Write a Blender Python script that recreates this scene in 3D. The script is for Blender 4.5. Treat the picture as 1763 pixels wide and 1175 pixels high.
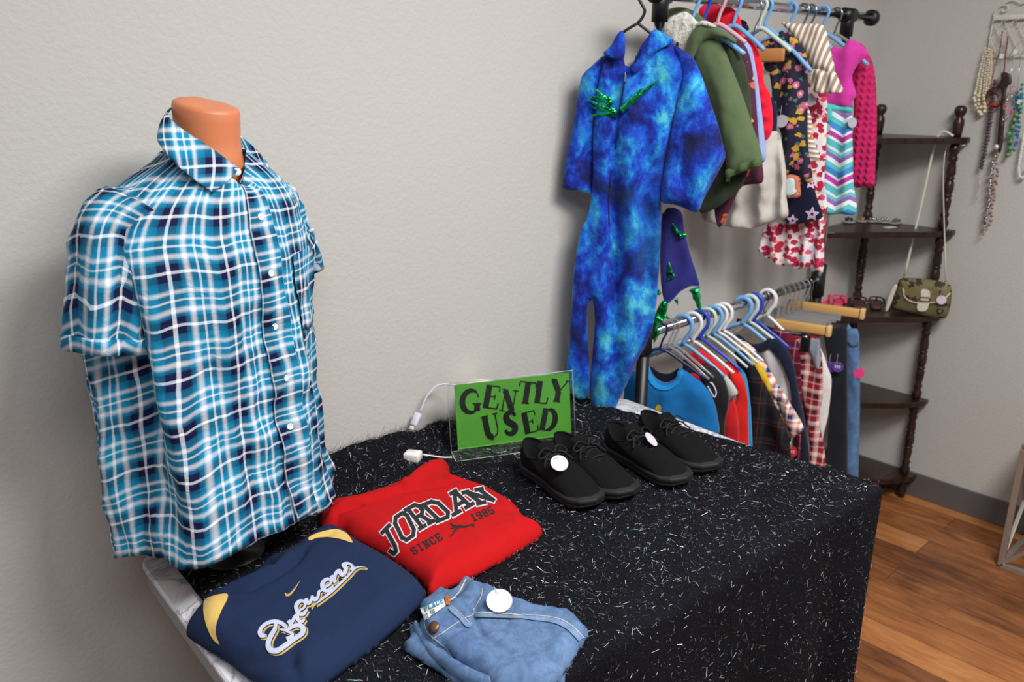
import bpy, math, random
import numpy as np
from mathutils import Vector, Matrix, noise
from mathutils.bvhtree import BVHTree
from mathutils.geometry import delaunay_2d_cdt
for o in list(bpy.data.objects): bpy.data.objects.remove(o)
S = bpy.context.scene
COL = S.collection
R = math.radians
PI = math.pi
random.seed(7)
# ---------------------------------------------------------------- camera
PITCH = 17.25; YAW = 42.6; CAMP = Vector((0, 0, 1.54))
cd = bpy.data.cameras.new('camera'); cam = bpy.data.objects.new('camera', cd); COL.objects.link(cam)
cd.sensor_width = 22.3; cd.lens = 18.0; cd.clip_start = .05
cam.location = CAMP; cam.rotation_euler = (R(90 - PITCH), 0, R(-YAW))
cd.dof.use_dof = True; cd.dof.focus_distance = 1.35; cd.dof.aperture_fstop = 4.0
S.camera = cam
# ---------------------------------------------------------------- world and lights
w = bpy.data.worlds.new('world'); S.world = w; w.use_nodes = True
w.node_tree.nodes['Background'].inputs[0].default_value = (.86, .92, 1, 1)
w.node_tree.nodes['Background'].inputs[1].default_value = .24
def area(name, loc, size, power, col=(1, .985, .965), target=None):
    l = bpy.data.lights.new(name, 'AREA'); l.shape = 'RECTANGLE'; l.size, l.size_y = size
    l.energy = power; l.color = col
    o = bpy.data.objects.new(name, l); COL.objects.link(o); o.location = loc
    if target: o.rotation_euler = (Vector(target) - Vector(loc)).to_track_quat('-Z', 'Y').to_euler()
    return o
area('ceiling_light', (1.25, -.25, 2.62), (1.2, .6), 77)
area('ceiling_light', (-.1, -.5, 2.62), (1.2, .6), 26)
S.view_settings.view_transform = 'Standard'; S.view_settings.look = 'None'
S.view_settings.exposure = 0.0; S.view_settings.gamma = 1.0; S.view_settings.use_curve_mapping = False
# ---------------------------------------------------------------- photo geometry: pixel rays meeting planes of the room
_p = R(PITCH); _y = R(YAW)
FW = Vector((math.sin(_y)*math.cos(_p), math.cos(_y)*math.cos(_p), -math.sin(_p)))
RT = Vector((math.cos(_y), -math.sin(_y), 0)); UPV = RT.cross(FW)
def ray(x, y): return FW*1423 + RT*(x-881.5) - UPV*(y-587.5)
def onz(x, y, z): d = ray(x, y); return CAMP + d*((z-CAMP.z)/d.z)
def ony(x, y, Y): d = ray(x, y); return CAMP + d*((Y-CAMP.y)/d.y)
def onx(x, y, X): d = ray(x, y); return CAMP + d*((X-CAMP.x)/d.x)
# ---------------------------------------------------------------- object helpers
def thing(name, label, cat, loc=(0, 0, 0), group=None):
    o = bpy.data.objects.new(name, None); COL.objects.link(o); o.location = loc; o.empty_display_size = .05
    o['label'] = label; o['category'] = cat
    if group: o['group'] = group
    return o
def tag(o, label, cat, group=None):
    o['label'] = label; o['category'] = cat
    if group: o['group'] = group
    return o
def root_of(o):
    L = Vector((0, 0, 0))
    while o is not None: L += Vector(o.location); o = o.parent
    return L
def obj(name, vf, mat, parent=None, uv=None, smooth=True, label=None, kind=None, mats=None, fm=None):
    """vf = (verts in world space, faces)"""
    vs, fs = vf[0], vf[1]
    if uv is None and len(vf) > 2: uv = vf[2]
    if uv is None and kind is None and len(vs) < 9000: uv = [(v[0]*.3-v[1], v[2]+v[0]*.2) for v in vs]
    me = bpy.data.meshes.new(name)
    base = Vector((0, 0, 0))
    if parent is None and vs:
        a = np.array([tuple(v) for v in vs]); base = Vector(((a[:, 0].min()+a[:, 0].max())/2, (a[:, 1].min()+a[:, 1].max())/2, a[:, 2].min()))
        if kind == 'structure': base = Vector((0, 0, 0))
    me.from_pydata([tuple(Vector(v)-base) for v in vs], [], [tuple(f) for f in fs])
    if uv is not None:
        ul = me.uv_layers.new(name='UVMap')
        idx = np.zeros(len(me.loops), dtype=np.int32); me.loops.foreach_get('vertex_index', idx)
        u = np.array([(p[0], p[1]) for p in uv], dtype=np.float32)[idx]
        ul.data.foreach_set('uv', u.ravel())
    for m_ in (mats or [mat]): me.materials.append(m_)
    if fm is not None:
        me.polygons.foreach_set('material_index', np.array(fm, dtype=np.int32))
    me.polygons.foreach_set('use_smooth', [smooth]*len(me.polygons)); me.update()
    o = bpy.data.objects.new(name, me); COL.objects.link(o)
    if parent:
        o.parent = parent; o.matrix_parent_inverse = Matrix.Translation(-root_of(parent)) if parent.type == 'EMPTY' else Matrix()
        if parent.type != 'EMPTY' and parent.parent is None: o.matrix_parent_inverse = Matrix.Translation(-Vector(parent.location))
    else: o.location = base
    if label: o['label'] = label
    if kind: o['kind'] = kind
    return o
def dup(root, loc, label, group=None):
    r = root.copy(); COL.objects.link(r); r.location = loc; r['label'] = label
    if group: r['group'] = group
    for ch in list(root.children):
        c = ch.copy(); COL.objects.link(c); c.parent = r
        for g in ch.children:
            d = g.copy(); COL.objects.link(d); d.parent = c
    return r
def join(*ms):
    V = []; F = []; U = []; hasuv = all(len(m) > 2 and m[2] is not None for m in ms)
    for m in ms:
        n = len(V); V += list(m[0]); F += [tuple(i+n for i in f) for f in m[1]]
        if hasuv: U += list(m[2])
    return (V, F, U) if hasuv else (V, F)
def box(c, s, rot=None, bev=0):
    """box centre c, full size s, optional bevel by chamfer rings"""
    hx, hy, hz = s[0]/2, s[1]/2, s[2]/2; b = min(bev, hx*.9, hy*.9, hz*.9)
    V = []; F = []
    if b <= 0:
        V = [(x, y, z) for z in (-hz, hz) for x, y in ((-hx, -hy), (hx, -hy), (hx, hy), (-hx, hy))]
        F = [(3, 2, 1, 0), (4, 5, 6, 7), (0, 1, 5, 4), (1, 2, 6, 5), (2, 3, 7, 6), (3, 0, 4, 7)]
    else:
        def ring(r, z):
            k = []
            for sx, sy, a0 in ((1, 1, 0), (-1, 1, 90), (-1, -1, 180), (1, -1, 270)):
                for a in (0, 45, 90):
                    k.append((sx*(hx-b)+math.cos(R(a0+a))*r, sy*(hy-b)+math.sin(R(a0+a))*r, z))
            return k
        rings = [ring(0, -hz), ring(b*.7, -hz+b*.3), ring(b, -hz+b), ring(b, hz-b), ring(b*.7, hz-b*.3), ring(0, hz)]
        return xf(loft(rings, closed=True, cap=True), c, rot)
    return xf((V, F), c, rot)
def xf(m, c=(0, 0, 0), rot=None, sc=None):
    M = Matrix.Translation(Vector(c))
    if rot is not None: M = M @ (rot if isinstance(rot, Matrix) else Matrix.Rotation(rot, 4, 'Z'))
    if sc is not None: M = M @ Matrix.Diagonal((*sc, 1))
    return ([M @ Vector(v) for v in m[0]],) + tuple(m[1:])
def loft(rings, closed=True, cap=False):
    n = len(rings[0]); V = [v for r in rings for v in r]; F = []
    for i in range(len(rings)-1):
        for j in range(n if closed else n-1):
            a = i*n+j; b = i*n+(j+1) % n
            F.append((a, b, b+n, a+n))
    if cap:
        F.append(tuple(range(n))[::-1]); F.append(tuple(range((len(rings)-1)*n, len(rings)*n)))
    return V, F
def frames(P):
    P = [Vector(p) for p in P]; T = []
    for i in range(len(P)):
        t = P[min(i+1, len(P)-1)]-P[max(i-1, 0)]
        T.append(t.normalized() if t.length > 1e-9 else Vector((0, 0, 1)))
    up = Vector((0, 0, 1)) if abs(T[0].z) < .9 else Vector((1, 0, 0))
    nrm = (up - T[0]*up.dot(T[0])).normalized(); out = []
    for i, t in enumerate(T):
        nrm = (nrm - t*nrm.dot(t)); nrm = nrm.normalized() if nrm.length > 1e-6 else t.orthogonal().normalized()
        out.append((P[i], t, nrm, t.cross(nrm)))
    return out
def tube(P, r, n=8, cap=True, flat=1.0):
    rr = r if hasattr(r, '__len__') else [r]*len(P); rings = []
    for (p, t, a, b), q in zip(frames(P), rr):
        rings.append([p + a*math.cos(2*PI*k/n)*q*flat + b*math.sin(2*PI*k/n)*q for k in range(n)])
    return loft(rings, True, cap)
def smooth_path(P, n=6):
    """Catmull-Rom"""
    P = [Vector(p) for p in P]; Q = [P[0]*2-P[1]] + P + [P[-1]*2-P[-2]]; out = []
    for i in range(1, len(Q)-2):
        p0, p1, p2, p3 = Q[i-1:i+3]
        for k in range(n):
            t = k/n
            out.append(.5*((2*p1)+(p2-p0)*t+(2*p0-5*p1+4*p2-p3)*t*t+(3*p1-p0-3*p2+p3)*t**3))
    out.append(P[-1]); return out
def lathe(prof, c=(0, 0, 0), n=20, rot=None):
    rings = [[(r*math.cos(2*PI*k/n), r*math.sin(2*PI*k/n), z) for k in range(n)] for r, z in prof]
    return xf(loft(rings, True, True), c, rot)
def align(d):
    return Vector(d).to_track_quat('Z', 'Y').to_matrix().to_4x4()
def sphere(c, r, n=8, m=6, sc=(1, 1, 1)):
    V = [(0, 0, r*sc[2])]; F = []
    for i in range(1, m):
        a = PI*i/m
        for k in range(n): V.append((r*sc[0]*math.sin(a)*math.cos(2*PI*k/n), r*sc[1]*math.sin(a)*math.sin(2*PI*k/n), r*sc[2]*math.cos(a)))
    V.append((0, 0, -r*sc[2])); e = len(V)-1
    for k in range(n):
        F.append((0, 1+k, 1+(k+1) % n)); F.append((e, e-n+(k+1) % n, e-n+k))
        for i in range(m-2):
            a = 1+i*n+k; b = 1+i*n+(k+1) % n; F.append((a, a+n, b+n, b))
    return xf((V, F), c)
def fbm(x, y, z, s=1.0): return noise.fractal(Vector((x*s, y*s, z*s)), 1.0, 2.0, 3)
def curve2(P, n=4, closed=True):
    """smooth a 2D outline"""
    P = [np.array(p, float) for p in P]; m = len(P); out = []
    for i in range(m if closed else m-1):
        p0 = P[(i-1) % m] if closed or i > 0 else 2*P[0]-P[1]; p1 = P[i]; p2 = P[(i+1) % m]
        p3 = P[(i+2) % m] if closed or i+2 < m else 2*P[-1]-P[-2]
        for k in range(n):
            t = k/n; out.append(.5*((2*p1)+(p2-p0)*t+(2*p0-5*p1+4*p2-p3)*t*t+(3*p1-p0-3*p2+p3)*t**3))
    if not closed: out.append(P[-1])
    return out
def inflate(out2d, frame, th, Rr, res=.012, fold=None, flatback=False, back=1.0, sm=4):
    """closed cushion-like solid over a 2D outline. frame(u, v, d) -> world; fold(u, v) -> extra depth"""
    P = curve2(out2d, sm) if sm else [np.array(p, float) for p in out2d]
    B = []
    for i in range(len(P)):
        a, b = P[i], P[(i+1) % len(P)]; k = max(1, int(round(np.linalg.norm(b-a)/res)))
        for j in range(k): B.append(a+(b-a)*j/k)
    B = np.array(B); keep = [0]
    for i in range(1, len(B)):
        if np.linalg.norm(B[i]-B[keep[-1]]) > res*.45: keep.append(i)
    if np.linalg.norm(B[keep[-1]]-B[0]) < res*.45: keep.pop()
    B = B[keep]; nb = len(B)
    def dist(Q):
        A = B; D = np.roll(B, -1, 0)-A; L = (D**2).sum(1)+1e-12
        r = np.full(len(Q), 1e9)
        for i0 in range(0, len(Q), 4000):
            q = Q[i0:i0+4000]; w_ = q[:, None, :]-A[None]
            t = np.clip((w_*D[None]).sum(2)/L[None], 0, 1)
            r[i0:i0+4000] = np.sqrt(((w_-t[..., None]*D[None])**2).sum(2)).min(1)
        return r
    lo, hi = B.min(0), B.max(0); g = []
    ny = int((hi[1]-lo[1])/(res*.87))+1
    for j in range(ny+1):
        yv = lo[1]+j*res*.87
        xs = np.arange(lo[0]+(res/2 if j % 2 else 0), hi[0], res); g.append(np.stack([xs, np.full(len(xs), yv)], 1))
    G = np.concatenate(g)
    ins = np.zeros(len(G), bool); j = nb-1                                                        # even-odd rule
    for i in range(nb):
        xi, yi = B[i]; xj, yj = B[j]
        c = ((yi > G[:, 1]) != (yj > G[:, 1])) & (G[:, 0] < (xj-xi)*(G[:, 1]-yi)/((yj-yi) if yj != yi else 1e-12)+xi)
        ins ^= c; j = i
    G = G[ins]
    if len(G): G = G[dist(G) > max(res*.5, .30*Rr if Rr < .2 else 0)]
    nx_ = np.roll(B, -1, 0)-np.roll(B, 1, 0); nx_ = np.stack([-nx_[:, 1], nx_[:, 0]], 1); nx_ /= np.linalg.norm(nx_, axis=1)[:, None]+1e-9
    if ((np.roll(B, -1, 0)-B)[:, 0]*(np.roll(B, -1, 0)+B)[:, 1]).sum() > 0: nx_ = -nx_
    ex = []
    for q_, st in ((.03, 1), (.11, 1), (.25, 1)):
        d_ = q_*min(Rr, .06); C_ = B+nx_*d_; k_ = dist(C_) > d_*.93; ex.append(C_[k_])
    G = np.concatenate([g_ for g_ in ex+[G] if len(g_)]) if len(G) or any(len(e) for e in ex) else G
    pts = [Vector((float(p[0]), float(p[1]))) for p in B] + [Vector((float(p[0]), float(p[1]))) for p in G]
    ov, oe, of, *_ = delaunay_2d_cdt(pts, [], [list(range(nb))], 1, 1e-6)
    Q = np.array([(v.x, v.y) for v in ov]); dd = dist(Q) if len(Q) else np.zeros(0)
    prof = np.sqrt(np.clip(1-(1-np.clip(dd/Rr, 0, 1))**2, 0, 1))
    V = []; U = []; bi = {}
    n = len(Q)
    for i in range(n):
        k = prof[i]; f = (fold(Q[i, 0], Q[i, 1])*k if fold else 0)
        V.append(frame(Q[i, 0], Q[i, 1], th*k+f)); U.append((Q[i, 0], Q[i, 1]))
    for i in range(n):
        k = prof[i]
        if k < 1e-3: bi[i] = i; continue
        bi[i] = len(V); f = (fold(Q[i, 0], Q[i, 1])*k*.9 if fold and not flatback else 0)
        V.append(frame(Q[i, 0], Q[i, 1], 0 if flatback else -th*back*k+f)); U.append((Q[i, 0], Q[i, 1]))
    F = [tuple(f) for f in of]; F += [tuple(bi[i] for i in reversed(f)) for f in of if not all(bi[i] == i for i in f)]
    # orient: front faces should look along +d
    f0 = F[len(of)//2]; a, b, c = (Vector(V[i]) for i in f0[:3])
    e = Vector(frame(0, 0, 1))-Vector(frame(0, 0, 0))
    if (b-a).cross(c-a).dot(e) < 0: F = [tuple(reversed(f)) for f in F]
    return V, F, U
# ---------------------------------------------------------------- materials
MT = {}
def nt(name):
    m = bpy.data.materials.new(name); m.use_nodes = True; t = m.node_tree
    b = t.nodes['Principled BSDF']; return m, t, b
def N(t, typ, **kw):
    n = t.nodes.new(typ)
    for k, v in kw.items(): setattr(n, k, v)
    return n
def srgb(c):
    if isinstance(c, str): c = tuple(int(c[i:i+2], 16) for i in (0, 2, 4))
    f = lambda v: (v/255)/12.92 if v <= 10 else ((v/255+.055)/1.055)**2.4
    return (f(c[0]), f(c[1]), f(c[2]), 1)
def coord(t, kind='UV', scale=(1, 1, 1), rot=(0, 0, 0)):
    tc = N(t, 'ShaderNodeTexCoord'); mp = N(t, 'ShaderNodeMapping')
    mp.inputs['Scale'].default_value = scale; mp.inputs['Rotation'].default_value = rot
    t.links.new(tc.outputs[kind], mp.inputs['Vector']); return mp.outputs['Vector']
def ramp(t, fac, stops, interp='LINEAR'):
    r = N(t, 'ShaderNodeValToRGB'); cr = r.color_ramp; cr.interpolation = interp
    while len(cr.elements) < len(stops): cr.elements.new(.5)
    for e, (p, c) in zip(cr.elements, stops): e.position = p; e.color = srgb(c)
    if fac is not None: t.links.new(fac, r.inputs['Fac'])
    return r.outputs['Color']
def math_(t, op, a, b=None, c=None):
    n = N(t, 'ShaderNodeMath', operation=op)
    for i, v in enumerate((a, b, c)):
        if v is None: continue
        if isinstance(v, (int, float)): n.inputs[i].default_value = v
        else: t.links.new(v, n.inputs[i])
    return n.outputs[0]
def mix(t, f, a, b, mode='MIX'):
    n = N(t, 'ShaderNodeMix', data_type='RGBA', blend_type=mode)
    for s, v in ((n.inputs[0], f), (n.inputs[6], a), (n.inputs[7], b)):
        if isinstance(v, (int, float)): s.default_value = v
        elif isinstance(v, (tuple, str)): s.default_value = srgb(v) if isinstance(v, str) or max(v) > 1.01 else v
        else: t.links.new(v, s)
    return n.outputs[2]
def bump(t, b, h, strength=.3, dist=.002):
    n = N(t, 'ShaderNodeBump'); n.inputs['Strength'].default_value = strength; n.inputs['Distance'].default_value = dist
    t.links.new(h, n.inputs['Height']); t.links.new(n.outputs[0], b.inputs['Normal'])
def noisetex(t, vec, scale, detail=3, rough=.5, dist=0):
    n = N(t, 'ShaderNodeTexNoise'); n.inputs['Scale'].default_value = scale; n.inputs['Detail'].default_value = detail
    n.inputs['Roughness'].default_value = rough; n.inputs['Distortion'].default_value = dist
    if vec is not None: t.links.new(vec, n.inputs['Vector'])
    return n.outputs['Fac']
def plain(name, col, rough=.5, metal=0, **kw):
    if name in MT: return MT[name]
    m, t, b = nt(name); b.inputs['Base Color'].default_value = srgb(col); b.inputs['Roughness'].default_value = rough
    b.inputs['Metallic'].default_value = metal
    for k, v in kw.items(): b.inputs[k].default_value = v
    MT[name] = m; return m
def fabric(name, col, rough=.9, wv=700, amp=.12, bs=.25, sheen=.15, folds=.0):
    """plain cloth: slight colour mottling and a weave bump"""
    if name in MT: return MT[name]
    m, t, b = nt(name); v = coord(t, 'Object')
    n = noisetex(t, v, 60, 4); c = srgb(col)
    d = tuple(x*(1-amp) for x in c[:3])+(1,); e = tuple(min(1, x*(1+amp)) for x in c[:3])+(1,)
    k = mix(t, n, d, e); t.links.new(k, b.inputs['Base Color']); b.inputs['Roughness'].default_value = rough
    b.inputs['Sheen Weight'].default_value = sheen; b.inputs['Specular IOR Level'].default_value = .2
    bump(t, b, noisetex(t, v, wv, 2), bs, .0006); MT[name] = m; return m
def plaid(name, stops, period, period2=None, stops2=None, interp='LINEAR', rough=.85, rot=0, crinkle=0):
    if name in MT: return MT[name]
    m, t, b = nt(name); v = coord(t, 'UV', rot=(0, 0, rot)); s = N(t, 'ShaderNodeSeparateXYZ'); t.links.new(v, s.inputs[0])
    cs = []
    for ch, pr, st in ((0, period, stops), (1, period2 or period, stops2 or stops)):
        f = math_(t, 'FRACT', math_(t, 'MULTIPLY', math_(t, 'ADD', s.outputs[ch], 50.0), 1/pr)); cs.append(ramp(t, f, st, interp))
    k = mix(t, .5, cs[0], cs[1]); t.links.new(k, b.inputs['Base Color']); b.inputs['Roughness'].default_value = rough
    b.inputs['Specular IOR Level'].default_value = .2
    if crinkle:
        vv = coord(t, 'UV', scale=(1, 1.6, 1)); bump(t, b, noisetex(t, vv, 34, 3, .5, 1.2), crinkle, .005)
    MT[name] = m; return m
def stripes(name, stops, period, axis=1, interp='CONSTANT', zig=0, zigp=.05, rough=.85, rot=0):
    """stripes along uv; zig makes chevrons"""
    if name in MT: return MT[name]
    m, t, b = nt(name); v = coord(t, 'UV', rot=(0, 0, rot)); s = N(t, 'ShaderNodeSeparateXYZ'); t.links.new(v, s.inputs[0])
    a = s.outputs[axis]; o = s.outputs[1-axis]
    if zig:
        pp = math_(t, 'PINGPONG', math_(t, 'ADD', o, 50.0), zigp/2); a = math_(t, 'ADD', a, math_(t, 'MULTIPLY', pp, zig))
    f = math_(t, 'FRACT', math_(t, 'MULTIPLY', math_(t, 'ADD', a, 50.0), 1/period))
    t.links.new(ramp(t, f, stops, interp), b.inputs['Base Color']); b.inputs['Roughness'].default_value = rough
    b.inputs['Specular IOR Level'].default_value = .2; MT[name] = m; return m
def blotch(name, base, spots, scale=14, rough=.85):
    """printed motifs: spots = [(threshold, colour, seed offset, scale)]"""
    if name in MT: return MT[name]
    m, t, b = nt(name); cur = srgb(base)
    for th, c, off, sc in spots:
        mp = coord(t, 'UV'); ad = N(t, 'ShaderNodeVectorMath', operation='ADD'); ad.inputs[1].default_value = (off, off*1.7, 0); t.links.new(mp, ad.inputs[0])
        vn = N(t, 'ShaderNodeTexVoronoi'); vn.inputs['Scale'].default_value = sc; t.links.new(ad.outputs[0], vn.inputs['Vector'])
        nn = noisetex(t, ad.outputs[0], sc*3, 2)
        d = math_(t, 'ADD', vn.outputs['Distance'], math_(t, 'MULTIPLY', math_(t, 'SUBTRACT', nn, .5), .5))
        f = math_(t, 'LESS_THAN', d, th); cur = mix(t, f, cur, srgb(c))
    t.links.new(cur, b.inputs['Base Color']); b.inputs['Roughness'].default_value = rough; MT[name] = m; return m
# ================================================================ the room
WY = 1.435; WX = 3.13                       # back wall (y) and right wall (x)
def wall_mat():
    m, t, b = nt('wall_paint'); v = coord(t, 'Object')
    n = noisetex(t, v, 1.3, 2); b.inputs['Roughness'].default_value = .75
    t.links.new(mix(t, n, (190, 187, 181), (196, 193, 187)), b.inputs['Base Color'])
    bump(t, b, noisetex(t, v, 130, 3, .55), .32, .0035); return m
M_wall = wall_mat()
def wallbox(c, s): return box(c, s)
obj('wall_back', box((1.2, WY+.05, 1.35), (3.96, .1, 2.9)), M_wall, kind='structure', smooth=False)
obj('wall_right', box((WX+.05, .1, 1.35), (.1, 2.67, 2.9)), M_wall, kind='structure', smooth=False)
def floor_mat():
    m, t, b = nt('floor_planks'); v = coord(t, 'Object', rot=(0, 0, R(90)))
    br = N(t, 'ShaderNodeTexBrick'); t.links.new(v, br.inputs['Vector'])
    br.offset = .37; br.inputs['Scale'].default_value = 1; br.inputs['Brick Width'].default_value = .9
    br.inputs['Row Height'].default_value = .118; br.inputs['Mortar Size'].default_value = .0011
    br.inputs['Color1'].default_value = (0, 0, 0, 1); br.inputs['Color2'].default_value = (1, 1, 1, 1); br.inputs['Mortar'].default_value = (.1, .1, .1, 1)
    br.inputs['Bias'].default_value = 0
    gr = noisetex(t, coord(t, 'Object', scale=(16, 1.6, 1)), 4, 6, .65, 1.0)
    gr2 = noisetex(t, coord(t, 'Object', scale=(5, 1.2, 1)), 2.2, 3, .6, 1.5)
    s = N(t, 'ShaderNodeSeparateColor'); t.links.new(br.outputs['Color'], s.inputs[0])
    f = math_(t, 'ADD', math_(t, 'MULTIPLY', s.outputs[0], .36), math_(t, 'ADD', math_(t, 'MULTIPLY', gr, .55), math_(t, 'MULTIPLY', gr2, .45)))
    f = math_(t, 'SUBTRACT', f, .14)
    c = ramp(t, f, [(.2, (52, 27, 14)), (.36, (104, 60, 32)), (.52, (144, 88, 48)), (.68, (178, 114, 64)), (.85, (196, 136, 82))])
    c = mix(t, br.outputs['Fac'], c, (78, 42, 24)); t.links.new(c, b.inputs['Base Color']); b.inputs['Roughness'].default_value = .42
    bump(t, b, gr, .08, .001); return m
obj('floor', box((1.2, .1, -.03), (3.96, 2.67, .06)), floor_mat(), kind='structure', smooth=False)
M_base = plain('baseboard_vinyl', (96, 92, 92), .5)
obj('baseboard_right', box((WX-.004, .1, .05), (.008, 2.66, .1), bev=.003), M_base, kind='structure', smooth=False)
obj('baseboard_back', box((1.2, WY-.004, .05), (3.84, .008, .1), bev=.003), M_base, kind='structure', smooth=False)

# ================================================================ the display table
TZ = .74; TA = R(-3.0); TO = Vector((.38, 1.395, 0)); TU = Vector((math.cos(TA), math.sin(TA), 0)); TV = Vector((math.sin(TA), -math.cos(TA), 0))
TLEN = 1.24; TDEP = .705
def tab(a, b, z=0): return TO+TU*a+TV*b+Vector((0, 0, TZ+z))
def tab_of(p): d = Vector((p[0], p[1], 0))-TO; return (d.dot(TU), d.dot(TV))
def tpx(x, y, z=0): return tab_of(onz(x, y, TZ+z))
def marble():
    m, t, b = nt('marble_paper'); v = coord(t, 'Object')
    n = noisetex(t, v, 7, 6, .6, 2.2); f = math_(t, 'ABSOLUTE', math_(t, 'SUBTRACT', n, .5))
    t.links.new(ramp(t, f, [(0, (150, 152, 160)), (.02, (205, 206, 212)), (.08, (228, 228, 232))]), b.inputs['Base Color'])
    b.inputs['Roughness'].default_value = .3; return m
def rounded_rect(a0, b0, a1, b1, r, n=6):
    P = []
    for ca, cb, s in ((a1-r, b1-r, 0), (a0+r, b1-r, 90), (a0+r, b0+r, 180), (a1-r, b0+r, 270)):
        for k in range(n+1): q = R(s+90*k/n); P.append((ca+r*math.cos(q), cb+r*math.sin(q)))
    return P
t_ = thing('folding_table', 'marble-topped folding table against the back wall under the black tinsel cloth', 'table', TO+TU*.62+TV*.35)
def slab(a0, b0, a1, b1, r, z0, z1, bev=.004):
    rings = []
    for dz, ins in ((0, bev), (bev, 0), (z1-z0-bev, 0), (z1-z0, bev)):
        rings.append([tab(a, b, z0+dz) for a, b in rounded_rect(a0+ins, b0+ins, a1-ins, b1-ins, r)][::-1])
    return loft(rings, True, True)
obj('tabletop', slab(0, 0, TLEN, TDEP, .035, -.012, 0, .003), marble(), t_, smooth=False)
obj('rim', slab(.004, .004, TLEN-.004, TDEP-.004, .034, -.048, -.0125, .003), plain('table_edge', (150, 150, 154), .5), t_, smooth=False)
M_tleg = plain('grey_metal', (120, 122, 126), .4, .6)
for sa in (.10, TLEN-.10):
    for sb in (.07, TDEP-.07):
        obj('leg', tube([tab(sa, sb, -.05), tab(sa, sb, -TZ+.012)], .0125, 10), M_tleg, t_)
    obj('crossbar', tube([tab(sa, .07, -.52), tab(sa, TDEP-.07, -.52)], .009, 8), M_tleg, t_)

# ---- black tinsel cloth
_L = [(300, 978), (347, 1036), (400, 1102), (446, 1158), (475, 1196)]; _Lp = [tpx(*q) for q in _L]
_Rr = [(1058, 705), (1174, 739), (1347, 789), (1461, 821)]; _Rp = [(tpx(*q)[0]-.006, tpx(*q)[1]) for q in _Rr]
def interp(P, x):
    P = sorted(P, key=lambda q: q[1]); xs = [q[1] for q in P]; ys = [q[0] for q in P]; return float(np.interp(x, xs, ys))
def cl_left(b): return interp(_Lp, b) if b > _Lp[0][1] else _Lp[0][0]+.0
def cl_right(b):
    v = interp(_Rp, b); k = max(0, min(1, (b-.50)/.2)); return v+k*k*(1.262-v) if b > .5 else v
BF = .715; RB = .012                                              # where the cloth folds down
def cloth_pt(u, s):
    """u 0..1 left to right, s = distance along from the wall (negative behind the table)"""
    arc = RB*PI/2
    b = min(s, BF-RB); 
    if s <= BF-RB: bb, z = s, 0
    elif s <= BF-RB+arc: q = (s-(BF-RB))/RB; bb = BF-RB+RB*math.sin(q); z = -RB*(1-math.cos(q))
    else: bb = BF; z = -RB-(s-(BF-RB+arc))
    a = cl_left(min(b, .7)); a += (cl_right(b)-a)*u
    z0 = .006
    if s > 0: z0 += .005*(fbm(a, bb+z, 3, 7)+.35)*(1 if z > -.03 else .3)+.002*fbm(a, bb, 1, 30)
    if s < .02:
        k = min(1, (.02-s)/.07); z0 += k*(.052 - .075*max(0, (a-.55))/.7+.014*fbm(a, 0, 2, 9)) + .0
    z0 = max(z0, .0025)
    out = 0
    if z < -.02:
        d = min(1, (-z-.02)/.5); out = d*(.016*math.sin(a*21+1.0+1.2*math.sin(a*5))+.012*fbm(a*2.0, z*.4, 5, 3))+.0
        if u > .9: a -= (u-.9)*10*.03*d
    p = tab(a, bb+out, z+(z0 if z > -.02 else .004))
    if p.y > WY-.006: p.y = WY-.006
    return p
NU, NS = 150, 150
smax = BF-RB+RB*PI/2+(TZ-RB-.012)
ss = list(np.linspace(-.10, 0, 14))+list(np.linspace(.01, BF-RB-.005, 66))+list(np.linspace(BF-RB, BF-RB+RB*PI/2, 7))+list(np.linspace(BF-RB+RB*PI/2+.012, smax, 55))
grid = [[cloth_pt(i/NU, s) for i in range(NU+1)] for s in ss]
low = [p.z for r in grid for p in r]
th_ = .0022
Vc = [p for r in grid for p in r]; W_ = NU+1
Fc = [(j*W_+i, (j+1)*W_+i, (j+1)*W_+i+1, j*W_+i+1) for j in range(len(ss)-1) for i in range(NU)]
def cloth_mat():
    m, t, b = nt('black_tinsel_cloth'); v = coord(t, 'Object')
    n = noisetex(t, v, 9, 4, .6); n2 = noisetex(t, v, 320, 3, .6)
    c = mix(t, n, (8, 8, 10), (34, 36, 44)); c = mix(t, n2, (6, 6, 8), c)
    t.links.new(c, b.inputs['Base Color']); b.inputs['Roughness'].default_value = .95; b.inputs['Specular IOR Level'].default_value = .12
    bump(t, b, n2, .9, .003); return m
M_cloth = cloth_mat()
cloth = obj('tablecloth', (Vc, Fc), M_cloth)
tag(cloth, 'black fuzzy tablecloth with silver tinsel draped over the display table', 'tablecloth')
sol = cloth.modifiers.new('Solidify', 'SOLIDIFY'); sol.thickness = .0015; sol.offset = 1
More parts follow.
